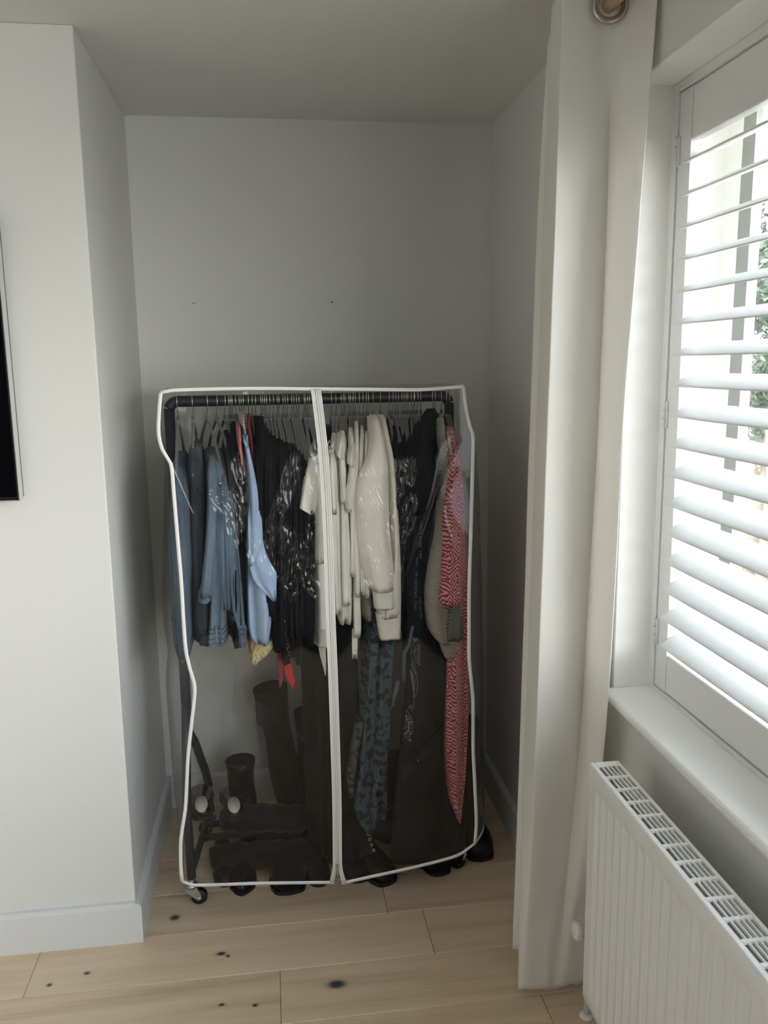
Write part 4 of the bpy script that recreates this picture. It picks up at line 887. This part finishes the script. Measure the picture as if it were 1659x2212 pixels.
# marks printed on the black dress
bm_ = tb.data; bvh = BVHTree.FromPolygons([tb.matrix_basis @ v.co + Vector(tee.location)*0 if False else v.co + tee.location for v in bm_.vertices], [p.vertices[:] for p in bm_.polygons])
def snap(px, py):
    o = Vector(EYE); d = (Vector(at(px, py, 2.3))-o).normalized(); h = bvh.ray_cast(o, d)
    return np.array(h[0]-d*.0012) if h[0] is not None else np.array(at(px, py, 2.31))
def strokes(lines, conv, r): return join(*[tube([snap(*conv(*p)) for p in L], r, 5) for L in lines])
c2 = lambda X, Y: (840+X/7.9, 1340+Y/7.9)
def circ(x, y, r, n=8): return [(x+r*math.cos(t), y+r*math.sin(t)) for t in np.linspace(0, 6.283, n)]
fl_ = [[(455, 340), (420, 390), (390, 440), (378, 520), (375, 590)], [(470, 460), (450, 520), (440, 590), (388, 645), (425, 720), (465, 810)], [(470, 600), (455, 650), (460, 700)], [(470, 940), (440, 1100), (432, 1250), (425, 1330)], [(482, 930), (490, 1050), (486, 1150), (470, 1250), (440, 1320)], [(365, 840), (372, 930), (395, 1050), (412, 1180), (415, 1310)], [(425, 1340), (420, 1400), (425, 1470), (412, 1520), (385, 1560)]]
for k in range(14): fl_.append([(368+k*5, 835+k*36), (395+k*4, 900+k*32), (425+k*.5, 960+k*27)])
for k in range(9): fl_.append([(480, 400+k*42), (520+3*k, 420+k*42), (545-k*4, 450+k*40), (490, 440+k*42)])
for k in range(6): fl_.append([(400+k*15, 360-abs(k-3)*5), (405+k*17, 310-abs(k-3)*12), (420+k*12, 350)])
for k in range(5): fl_.append(circ(445-k*7, 440+k*30, 6, 6))
for k in range(12): fl_.append(circ(385+k*8, 705+k*18, 6, 6)); fl_.append(circ(380+k*7, 760+k*15, 5, 6))
for (x, y) in ((345, 1470), (365, 1450), (385, 1460), (372, 1490), (390, 1500), (350, 1500)): fl_.append(circ(x, y, 7, 6))
pa = [[(300, 1520), (330, 1570), (345, 1610), (380, 1640), (385, 1690), (405, 1730), (395, 1790), (400, 1850), (395, 1930), (355, 1960), (330, 2010), (255, 2020), (240, 2055)], [(300, 1540), (295, 1640), (285, 1700), (275, 1770), (310, 1800), (275, 1870), (258, 1860), (275, 1780)], [(345, 1640), (370, 1670), (350, 1700), (335, 1660), (345, 1640)], [(260, 1980), (310, 1960), (300, 2000), (265, 1990)], [(340, 1950), (375, 1890), (365, 1940), (340, 1950)]]
for (x, y) in ((315, 1690), (335, 1740), (342, 1785), (342, 1835), (333, 1882), (302, 1915), (270, 1940), (372, 1735), (300, 1640), (360, 2045)):
    pa.append(circ(x, y, 19, 9)); pa.append(circ(x, y, 9, 7))
mk('printed_feather', *strokes(fl_+pa, c2, .00062), M['ink'], tee)
c1_ = lambda X, Y: (860+X/8.51, 1100+Y/8.51)
lt = []
rg = np.random.default_rng(3)
def scrawl(x0, y0, x1, y1, n, wd):
    for k in range(n):
        t = k/n; x = x0+(x1-x0)*t; y = y0+(y1-y0)*t; s = (y1-y0)/n
        a = rg.uniform(.5, 1.1, 6)*wd
        lt.append([(x-a[0]*.6, y), (x+a[1]*.5, y+s*.15), (x+a[2]*.6, y+s*.45), (x-a[3]*.3, y+s*.6), (x-a[4]*.6, y+s*.85)] if k % 3 else [(x-a[0]*.7, y+s*.1), (x+a[1]*.8, y+s*.3), (x+a[2]*.2, y+s*.8)])
scrawl(425, 225, 405, 480, 5, 40); scrawl(410, 500, 410, 720, 4, 40); scrawl(415, 770, 405, 920, 4, 36); scrawl(350, 880, 340, 1060, 5, 26); scrawl(340, 1140, 335, 1240, 3, 30); scrawl(330, 1270, 320, 1640, 11, 46); scrawl(318, 1680, 300, 1880, 4, 44); scrawl(395, 1620, 425, 2010, 9, 42)
mk('printed_lettering', *strokes(lt, c1_, .00045), M['ink'], tee)

# --- hangers: every hook on the rail
for side, H_, ref in (('L', HL, 'left end of the rail'), ('R', HR, 'right end of the rail')):
    for i, px in enumerate(H_):
        k = i if side == 'L' else len(H_)-1-i
        yaw = OCC.get(round(px, 1), (RNG.uniform(-5, 7), ''))[0]
        if side == 'L' and i in (0, 1): yaw = 2
        if side == 'L' and i in (2, 3, 4): yaw = 14
        lab = 'grey velvet hanger with chrome hook, %s from the %s' % (words(k), ref)
        if side == 'L' and i == 0: lab = 'grey velvet hanger with chrome hook, at the left end of the rail'
        hanger(px, yaw, lab)
# ------------------------------------------------------------------ clear cover over the rack
CYF = 2.238
def CB(px): return CYF-.036*np.clip((np.asarray(px, float)-705)/320, 0, 1.06)      # the right half hangs slightly proud
cv = root('rack_cover', (.13, 2.5, .15), 'clear plastic cover with white edging and long zip over the clothes rail', 'cover')
Lp = np.array([(848, 347), (885, 344), (925, 342), (962, 347), (985, 359), (1005, 370), (1060, 375), (1180, 385), (1250, 391), (1400, 401), (1440, 409), (1488, 421), (1560, 414), (1640, 406), (1740, 401), (1830, 390), (1880, 391), (1904, 394)], float)
Rp = np.array([(835, 1001), (870, 1005), (920, 1015), (944, 1022), (1000, 1021), (1150, 1017), (1300, 1013), (1410, 1013), (1480, 1019), (1520, 1022), (1600, 1022), (1700, 1026), (1780, 1029), (1822, 1026)], float)
Zp = np.array([(840, 682), (920, 692), (1000, 700), (1100, 706), (1200, 710), (1330, 714), (1450, 719), (1600, 724), (1750, 728), (1868, 729)], float)
Tl = np.array([(347, 848), (375, 843), (430, 841), (560, 839), (682, 840)], float); Tr = np.array([(682, 840), (800, 841), (900, 842), (950, 839), (1001, 835)], float)
Bl = np.array([(394, 1904), (421, 1912), (470, 1911), (560, 1908), (722, 1906)], float); Br = np.array([(738, 1908), (800, 1894), (860, 1881), (940, 1862), (990, 1847), (1026, 1822)], float)
Zl = np.vstack([Zp, [(1906, 722)]]); Zr = np.vstack([Zp, [(1908, 738)]])
def curve(P, n, by):
    """resample a pixel polyline evenly along its own parameter; by=0: column 0 is the parameter"""
    t = P[:, 0]; q = np.linspace(t[0], t[-1], n)
    return np.stack([q, cat(t, P[:, 1], q)], 1)
def front(L, Rr, T, B, nu, nv):
    l = curve(L, nv, 0)[:, ::-1]; r = curve(Rr, nv, 0)[:, ::-1]; t = curve(T, nu, 0); b = curve(B, nu, 0)
    u = np.linspace(0, 1, nu)[None, :, None]; v = np.linspace(0, 1, nv)[:, None, None]
    return (1-v)*t[None]+v*b[None]+(1-u)*l[:, None]+u*r[:, None]-((1-u)*(1-v)*t[0]+u*(1-v)*t[-1]+(1-u)*v*b[0]+u*v*b[-1])
BLOBS = [(518, 1075, 11, 75, 2, 1.2), (512, 1010, 10, 18, 0, .8), (628, 1030, 12, 40, 14, 1.2), (607, 1095, 12, 62, 20, 1.1), (580, 1150, 14, 50, 30, .9), (610, 1195, 26, 45, 5, .9), (560, 1180, 18, 26, 0, .8), (545, 1170, 10, 24, 10, .7),
         (640, 1230, 20, 55, 8, .5), (672, 1190, 9, 60, 3, .8), (490, 1085, 22, 16, -25, .7), (478, 1065, 18, 18, -40, .6), (500, 1115, 9, 30, 0, .6), (678, 1010, 8, 40, 5, .6), (718, 960, 10, 14, 25, 1.0), (680, 1260, 10, 22, 0, .6),
         (820, 1012, 32, 10, -18, .9), (875, 1010, 14, 14, -30, .9), (862, 1050, 12, 38, 22, 1.2), (888, 1015, 6, 22, 10, .8), (893, 1030, 5, 16, 15, .7), (880, 1120, 13, 42, 16, 1.1), (868, 1170, 7, 50, 3, 1.0), (840, 1140, 12, 40, 10, .8),
         (800, 1215, 16, 36, 0, .6), (812, 1075, 28, 22, -20, .5), (862, 1240, 8, 36, 0, 1.0), (752, 1270, 12, 24, 0, .6), (720, 1250, 8, 8, 0, .5), (895, 1645, 12, 6, -30, .9), (790, 1120, 10, 40, 20, .5), (845, 1215, 10, 30, 0, .6)]
CREASE = [((983, 946), (946, 1045), 1.0, 1.3), ((946, 1045), (902, 1180), 1.0, 1.3), ((902, 1180), (880, 1240), .6, 1.3), ((985, 1010), (945, 1105), .6, 1.2), ((945, 1105), (932, 1190), .6, 1.2), ((890, 1650), (930, 1590), .6, 1.4), ((930, 1590), (968, 1552), .6, 1.4), ((905, 1640), (960, 1580), .4, 1.3),
          ((414, 1395), (450, 1470), .5, 1.6), ((450, 1470), (480, 1545), .4, 1.6), ((440, 1465), (510, 1560), .35, 1.4), ((880, 985), (800, 1010), .6, 1.2), ((847, 1080), (790, 1160), .6, 1.3), ((790, 1160), (770, 1220), .4, 1.4), ((372, 1000), (420, 1110), .5, 1.5)]
def crumple(PX):
    h = np.zeros(PX.shape[:2])
    X, Y = PX[..., 0], PX[..., 1]
    h += .0018*np.sin(X*.021+Y*.004)*np.sin(Y*.0065+1.2)+.0007*np.sin(X*.05-Y*.017+.7)
    h *= np.clip((Y-860)/260, .12, 1)
    for cx, cy, sx, sy, ang, am in BLOBS:
        a = math.radians(ang); dx = (X-cx)*math.cos(a)+(Y-cy)*math.sin(a); dy = -(X-cx)*math.sin(a)+(Y-cy)*math.cos(a)
        mk2 = np.exp(-(dx/sx)**2-(dy/sy)**2); ii = np.argwhere(mk2 > .10)
        for i, j in ii:
            q = Vector((dx[i, j]*.05, dy[i, j]*.017, cx*.37)); n1 = mnoise.noise(q); n2 = mnoise.noise(q*2.7+Vector((5, 3, 1))); n3 = mnoise.noise(Vector((dx[i, j]*.16, dy[i, j]*.05, cx*.11)))
            t_ = (dx[i, j]*.066-dy[i, j]*.022+n1*1.3+n2*.5) % 1.0; tri = t_/.62 if t_ < .62 else (1-t_)/.38
            h[i, j] += min(1., (mk2[i, j]-.10)/.14)*(.55+.45*am)*(.0027*tri+.0009*n3)
    for (x0, y0), (x1, y1), am, wd in CREASE:
        d = np.hypot(x1-x0, y1-y0); ux, uy = (x1-x0)/d, (y1-y0)/d; s = (X-x0)*ux+(Y-y0)*uy; t = (X-x0)*(-uy)+(Y-y0)*ux
        h += am*.0030*np.exp(-np.abs(t)/(wd*2.2))*np.clip(np.minimum(s, d-s)/8+.6, 0, 1)*(s > -6)*(s < d+6)
    return h
def world(PX, H_):
    a = PX.shape; d = AR[None, None]*((PX[..., 0:1]-CX)/FPX)+AU[None, None]*((CY-PX[..., 1:2])/FPX)+AF[None, None]
    Y = CB(PX[..., 0])+H_; P = EYE+d*(Y/d[..., 1])[..., None]; return P
NU, NV = 240, 720
for nm, (l, r, t, b) in (('front_panel', (Lp, Zl, Tl, Bl)), ('front_panel', (Zr, Rp, Tr, Br))):
    PX = front(l, r, t, b, NU, NV); V, F = grid(world(PX, crumple(PX)))
    mk(nm, V, F, M['film'], cv)
def wpt(c): return [at(x, y, float(CB(x))-.0015) for y, x in c]
lw = np.array([at(x, y, float(CB(x))) for y, x in curve(Lp, 60, 0)]); rw = np.array([at(x, y, float(CB(x))) for y, x in curve(Rp, 60, 0)])
sideL = np.array([(850, 352), (925, 347), (1000, 357), (1100, 357), (1250, 354), (1350, 357), (1420, 366), (1480, 365), (1600, 370), (1700, 376), (1760, 383), (1850, 392), (1880, 395)], float)
sideR = np.array([(836, 1001), (870, 1008), (925, 1019), (1000, 1030), (1100, 1036), (1300, 1041), (1500, 1044), (1650, 1044), (1760, 1046)], float)
def side(edge, mid, rx, flip):
    m_ = np.array([at(x, y, 2.46) for y, x in curve(mid, 60, 0)]); n = 22; P = np.zeros((60, n, 3))
    zb = m_[-1, 2]
    for j in range(60):
        a = edge[j]; b = m_[j]; c = np.array([rx, 2.86, 1.535+(zb-1.535)*j/59])
        for k in range(n):
            t = k/(n-1); L0 = (t-.38)*(t-1)/(.38); L1 = t*(t-1)/(.38*(.38-1)); L2 = t*(t-.38)/(1-.38)
            P[j, k] = a*L0+b*L1+c*L2
            P[j, k, 0] += .004*math.sin(j*.5+k*.9)*t*(1-t)*2
    V, F = grid(P); return V, (F if not flip else [f[::-1] for f in F]), P
VL, FL_, PL = side(lw, sideL, -.335, True); VR, FR_, PR = side(rw, sideR, .635, False)
mk('side_panel', VL, FL_, M['film'], cv); mk('side_panel', VR, FR_, M['film'], cv)
tl = np.array([at(x, y, float(CB(x))) for x, y in np.vstack([curve(Tl, 30, 0), curve(Tr, 30, 0)[1:]])])
n = len(tl); P = np.zeros((n, 12, 3))
for i in range(n):
    c = np.array([-.335+.97*i/(n-1), 2.86, 1.535])
    for k in range(12): t = k/11; P[i, k] = tl[i]*(1-t)+c*t; P[i, k, 2] += -.003*math.sin(t*3.14)
V, F = grid(P); mk('top_panel', V, F, M['film'], cv)
P = np.zeros((40, 20, 3))
for j in range(40):
    for i in range(20): P[j, i] = (-.335+.97*i/19, 2.86+.008*math.sin(i*1.1+j*.2), 1.535-1.37*j/39)
V, F = grid(P); mk('back_panel', V, F, M['film'], cv)
# white edging
BW = .0098
def strip(pts, side_, name='edging', wid=BW): return mk(name, *ribbon(np.array(pts), side_, wid, .0016), M['binding'], cv)
strip(wpt(curve(Lp, 70, 0)), (1, 0, 0)); strip(wpt(curve(Rp, 70, 0)), (1, 0, 0))
strip([at(x, y, float(CB(x))-.001) for x, y in np.vstack([curve(Tl, 30, 0), curve(Tr, 30, 0)[1:]])], (0, 0, 1), wid=.0088)
strip([at(x, y, float(CB(x))-.001) for x, y in curve(Bl, 40, 0)], (0, 0, 1)); strip([at(x, y, float(CB(x))-.001) for x, y in curve(Br, 40, 0)], (0, 0, 1))
strip(PR[-1], (0, 0, 1)); strip(PL[-1], (0, 0, 1))
strip(PR[0][1:], (0, 0, 1)); strip(PL[0][1:], (0, 0, 1))
# zip
def zs(off, Zc, name, m, wid, yo, py1=None):
    c = curve(Zc, 80, 0)
    if py1: c = c[c[:, 0] <= py1]
    pts = [at(x, y, float(CB(x))-yo)+np.array([off, 0, 0]) for y, x in c]
    return mk(name, *ribbon(np.array(pts), (1, 0, 0), wid, .0014), M[m], cv)
zs(-.0068, Zl, 'zip_tape', 'tape', .0125, .0022); zs(.0068, Zr, 'zip_tape', 'tape', .0125, .0022)
zs(-.0115, Zl, 'zip_edging', 'binding', .0040, .0034); zs(.0115, Zr, 'zip_edging', 'binding', .0040, .0034)
zs(0, Zp, 'zip_teeth', 'tape', .0042, .0042)
p = at(728.5, 1872, float(CB(728.5))-.005)
sl = mk('zip_slider', *join(box(p[0]-.0042, p[0]+.0042, p[1]-.004, p[1]+.003, p[2]-.006, p[2]+.007, .001), box(p[0]-.002, p[0]+.002, p[1]-.0055, p[1]-.004, p[2]-.026, p[2]-.002, .0006)), M['nickel'], cv, False)
# ------------------------------------------------------------------ shoes under the rail
def shoe(name, label, heel, toe, wd, mu='shoe', ms='sole', heel_h=.012, hgt=.062, shaft=None, z0=0., point=.5, open_=False, group='black shoes under the rail', catg='shoe', insole=None, eyelets=None):
    a = np.array(heel, float); b = np.array(toe, float); L = np.linalg.norm(b-a); f = (b-a)/L; s_ = np.array([f[1], -f[0]])
    r = root(name, (float((a[0]+b[0])/2), float((a[1]+b[1])/2), z0), label, catg, group)
    st = np.array([0, .03, .10, .25, .42, .58, .72, .85, .95, .985, 1.0])
    hw = np.array([.35, .60, .76, .80, .74, .86, 1.0, .94, .45+.35*(1-point), .25+.35*(1-point), .06])*wd/2
    th = np.array([.75, .92, 1.0, 1.05, 1.0, .82, .68, .58, .46, .36, .22])*hgt
    zb = z0+.012+(heel_h-.012)*np.clip(1-st/.55, 0, 1)**1.2
    n = 20; V = []
    for i, t in enumerate(st):
        c = a+f*L*t
        for k in range(n):
            an = 2*math.pi*k/n; x = math.cos(an); z = math.sin(an); x = np.sign(x)*abs(x)**.75; z = np.sign(z)*abs(z)**.75
            p = c+s_*hw[i]*x*(1 if z < 0 else (1-.22*z)); V.append((p[0], p[1], zb[i]+th[i]*(.5+.5*z)))
    m = len(st); F = [(i*n+k, i*n+(k+1) % n, (i+1)*n+(k+1) % n, (i+1)*n+k) for i in range(m-1) for k in range(n)]+[list(range(n))[::-1], list(range((m-1)*n, m*n))]
    mk('upper', V, F, M[mu], r)
    # sole following the outline, plus a heel block
    V = []
    for i, t in enumerate(st):
        c = a+f*L*(t+(.006 if i == m-1 else 0))
        for e_, dz in ((1, 0), (-1, 0), (-1, 1), (1, 1)):
            p = c+s_*hw[i]*1.04*e_; V.append((p[0], p[1], zb[i]-.0115+dz*.013))
    F = [(i*4+k, i*4+(k+1) % 4, (i+1)*4+(k+1) % 4, (i+1)*4+k) for i in range(m-1) for k in range(4)]+[(0, 3, 2, 1), (4*m-4, 4*m-3, 4*m-2, 4*m-1)]
    mk('sole', V, F, M[ms], r, False)
    if heel_h > .02:
        c = a+f*L*.10; c2_ = a+f*L*.07; V = []
        for (cc, ww, ll, z) in ((c2_, wd*.24, .024, z0), (c, wd*.34, .035, z0+heel_h-.004)):
            for e1, e2 in ((-1, -1), (1, -1), (1, 1), (-1, 1)): p = cc+s_*ww*e1+f*ll*e2; V.append((p[0], p[1], z))
        mk('heel', V, [(3, 2, 1, 0), (4, 5, 6, 7), (0, 1, 5, 4), (1, 2, 6, 5), (2, 3, 7, 6), (3, 0, 4, 7)], M[ms], r, False)
    if insole:
        V = []; 
        c = a+f*L*.13; V = [(c[0]+s_[0]*wd*.24*math.cos(t)+f[0]*.030*math.sin(t), c[1]+s_[1]*wd*.24*math.cos(t)+f[1]*.030*math.sin(t), zb[2]+th[2]+.006+.012*math.sin(t)) for t in np.linspace(0, 6.283, 18, endpoint=False)]
        F = [list(range(18))]
        o = mk('insole', V, F, M[insole], r); sm_ = o.modifiers.new('t', 'SOLIDIFY'); sm_.thickness = .003
    if shaft:
        hh, rad, lean = shaft; c = a+f*L*.24; P = []; rr = []
        for t in np.linspace(0, 1, 9):
            P.append((c[0]+lean[0]*t, c[1]+lean[1]*t, z0+heel_h+hgt*.45+(hh-heel_h-hgt*.45)*t)); rr.append(rad*(.84+.10*math.sin(t*7)+.24*t))
        V, F = tube(P, rr, 18, caps=False); top = len(V)-18; V = list(V)
        cx_ = np.mean(V[top:], 0)
        for k in range(18): V.append(cx_+(np.array(V[top+k])-cx_)*.9)
        for k in range(18): V.append(cx_+(np.array(V[top+k])-cx_)*.82-np.array([0, 0, .12]))
        b0 = top; b1 = top+18; b2 = top+36
        F += [(b0+k, b0+(k+1) % 18, b1+(k+1) % 18, b1+k) for k in range(18)]+[(b1+k, b1+(k+1) % 18, b2+(k+1) % 18, b2+k) for k in range(18)]+[list(range(b2, b2+18))]
        mk('shaft', V, F, M[mu], r)
    if eyelets:
        for (x, y, Y) in eyelets: mk('eyelet', *ring(at(x, y, Y), .0040, .0011, (0, -1, .2), 14, 6), M['chrome'], r)
    return r
def fpt(px, py): p = onz(px, py, 0); return p[:2]
# front row: toes poke out below the cover
t = fpt(521, 1936); shoe('court_shoe', 'pointed black shoe tip left of the round toe below the cover', t+(.02, .25), t, .080, 'patent', heel_h=.03, hgt=.055, point=.85)
t = fpt(627, 1934); shoe('clog', 'wide round black shoe toe under the cover left of the zip', t+(-.02, .26), t, .112, 'suede', hgt=.075, point=.05)
t = fpt(487, 1917); shoe('court_shoe', 'small black shoe tip beside the left castor', t+(-.02, .22), t, .066, 'shoe', hgt=.05, point=.6)
t = fpt(690, 1917); shoe('ankle_boot', 'low black shoe tip just left of the zip foot', t+(.0, .24), t, .075, 'suede', hgt=.06, point=.4)
t = fpt(778, 1908); shoe('ankle_boot', 'flat black shoe toe just right of the zip foot', t+(-.02, .24), t, .088, 'suede', hgt=.06, point=.2)
t = fpt(842, 1913)
shoe('lace_up_boot', 'black lace up boot with a row of metal eyelets right of the zip', t+(-.10, .22), t, .092, 'shoe', hgt=.075, point=.15, shaft=(.24, .05, (-.02, .0)), catg='boot', heel_h=.025,
     eyelets=[(795, 1802, 2.395), (799, 1813, 2.392), (803, 1825, 2.388), (807, 1837, 2.384)])
t = fpt(955, 1893); shoe('ankle_boot', 'black boot toe left of the right front castor', t+(-.04, .24), t, .09, 'shoe', hgt=.07, point=.2, shaft=(.26, .05, (.0, .02)), catg='boot', heel_h=.03)
t = fpt(1040, 1862); shoe('wellington_boot', 'bulky black boot sticking out past the right castor', t+(-.0, .27), t+(.004, .0), .100, 'shoe', hgt=.10, point=.02, shaft=(.40, .052, (-.02, .0)), catg='boot', heel_h=.03)
# back row
b1 = shoe('tall_boot', 'tall black boot leaning left with its shaft against the wall side', (-.005, 2.80), (.115, 2.62), .09, 'suede', hgt=.08, heel_h=.05, shaft=(.525, .052, (-.055, -.02)), catg='boot', group='tall boots behind the shoes')
shoe('tall_boot', 'tall black boot standing upright behind the leaning one', (.075, 2.85), (.16, 2.66), .085, 'suede', hgt=.08, heel_h=.05, shaft=(.40, .050, (.01, .0)), catg='boot', group='tall boots behind the shoes')
shoe('ankle_boot', 'black ankle boot with a shiny strap left of the tall boots', (-.165, 2.74), (-.03, 2.60), .088, 'shoe', hgt=.08, heel_h=.05, shaft=(.285, .045, (-.008, .0)), catg='boot', group='tall boots behind the shoes')
for k, (x, y) in enumerate(((437, 1763), (508, 1772))):
    p = at(x, y, 2.50); q = np.array(p[:2])
    shoe('slip_on_shoe', ['pale lined black slip on shoe next to the left post', 'pale lined black slip on shoe below the ankle boot'][k], q+(.0, -.012), q+(-.02, .19), .082, 'patent', z0=.196-.012*k, hgt=.026, heel_h=.012, insole='insole', group='slip on shoes on the pile')
# boots lying on their sides across the front
def lying(label, x0, x1, y, z, rad, toe_up, m):
    r = root('folded_boot', ((x0+x1)/2, y, z-rad), label, 'boot', 'tall boots lying flat')
    P = [(x0+(x1-x0)*t, y+.012*math.sin(t*6), z+.006*math.sin(t*9+x0*20)) for t in np.linspace(0, 1, 16)]
    rr = [rad*(.72+.28*min(1, i/3.)+.07*math.sin(i*1.9)) for i in range(16)]
    V, F = tube(P, rr, 18); V = np.array(V); V[:, 2] = z+(V[:, 2]-z)*.82
    mk('shaft', V, F, M[m], r)
    e_ = np.array(P[-1]); tp = e_+np.array(toe_up)
    Q = [e_+np.array([-.03, 0, 0]), e_+np.array([.02, 0, .005]), e_*.45+tp*.55+np.array([.012, 0, -.01]), e_*.12+tp*.88, tp]
    mk('foot', *tube(Q, [rad*.8, rad*.82, rad*.55, rad*.34, rad*.10], 16), M[m], r)
    mk('sole', *ribbon([q+np.array([rad*.55, 0, -rad*.25]) for q in Q[1:]], (0, 1, 0), rad*1.0, .008), M['sole'], r)
lying('black boot lying flat with its toe tipped up behind the front shoes', -.20, .055, 2.545, .155, .050, (.055, .0, .075), 'suede')
lying('black boot lying flat at the bottom of the pile', -.235, .06, 2.50, .052, .050, (.08, .02, .03), 'suede')
lying('black boot lying flat wedged between the two stacked ones', -.19, .05, 2.63, .10, .055, (.06, .0, .02), 'suede')
lying('black boot lying flat right of the zip behind the lace up boot', .16, .42, 2.60, .055, .052, (.07, .02, .03), 'shoe')
bagr = root('holdall', (.36, 2.62, .10), 'black soft holdall behind the boots on the right', 'bag')
V, F = loft([(1660, 800, 980), (1690, 770, 1000), (1760, 760, 1008), (1830, 765, 1006), (1842, 775, 1000)], None, nf=3, fa=.012, seed=91, yF=2.66, yB=2.82)
mk('bag_body', V, F, M['black2'], bagr)
mk('handle', *tube([at(x, y, 2.655) for x, y in ((830, 1668), (838, 1640), (860, 1622), (900, 1620), (925, 1636), (932, 1668))], .007, 8), M['shoe'], bagr)
# ------------------------------------------------------------------ outside the window
gr_ = mk('ground', *box(1.2, 30, -14, 34, -2.9, -2.8), mat('paved_ground', (.34, .33, .30), .9, nscale=2, nvar=.1), None, False); gr_['kind'] = 'structure'
def tree(label, x, y, h, rad, cz, n, seed):
    r = root('garden_tree', (x, y, -2.8), label, 'tree', 'trees outside the window'); rg = np.random.default_rng(seed)
    mk('trunk', *tube([(x, y, -2.8), (x+.1, y, -.5), (x+.05, y+.1, cz-rad*.3), (x, y, cz+rad*.5)], [.16, .13, .09, .03], 10), M['bark'], r)
    for k in range(5):
        a = rg.uniform(0, 6.28); mk('branch', *tube([(x, y, cz-rad*.5), (x+.5*rad*math.cos(a), y+.5*rad*math.sin(a), cz+.05), (x+.85*rad*math.cos(a), y+.85*rad*math.sin(a), cz+.35*rad)], [.05, .035, .012], 6), M['bark'], r)
    cl = rg.normal(size=(26, 3)); cl = cl/np.linalg.norm(cl, axis=1)[:, None]*rg.uniform(.35, 1, 26)[:, None]*rad*np.array([1, 1, .85])
    V = []; F = []
    for i in range(n):
        c = cl[rg.integers(26)]+rg.normal(size=3)*rad*.16; q = rg.normal(size=(2, 3)); q[0] /= np.linalg.norm(q[0]); q[1] -= q[0]*(q[1]@q[0]); q[1] /= np.linalg.norm(q[1])
        p = np.array([x, y, cz])+c; s = .075; k = len(V)
        V += [p-q[0]*s, p+q[1]*s*.45, p+q[0]*s, p-q[1]*s*.45]; F.append((k, k+1, k+2, k+3))
    o = mk('leaves', V, F, M['leaf'], r, False); o['kind'] = 'stuff'
tree('leafy green tree seen through the upper shutter slats', 7.6, 11.9, 6, 1.25, 2.75, 7000, 1)
tree('smaller green tree seen low between the shutter slats', 8.6, 13.9, 4, .9, 1.0, 4000, 2)

for o in bpy.data.objects:
    if '_o' in o: del o['_o']
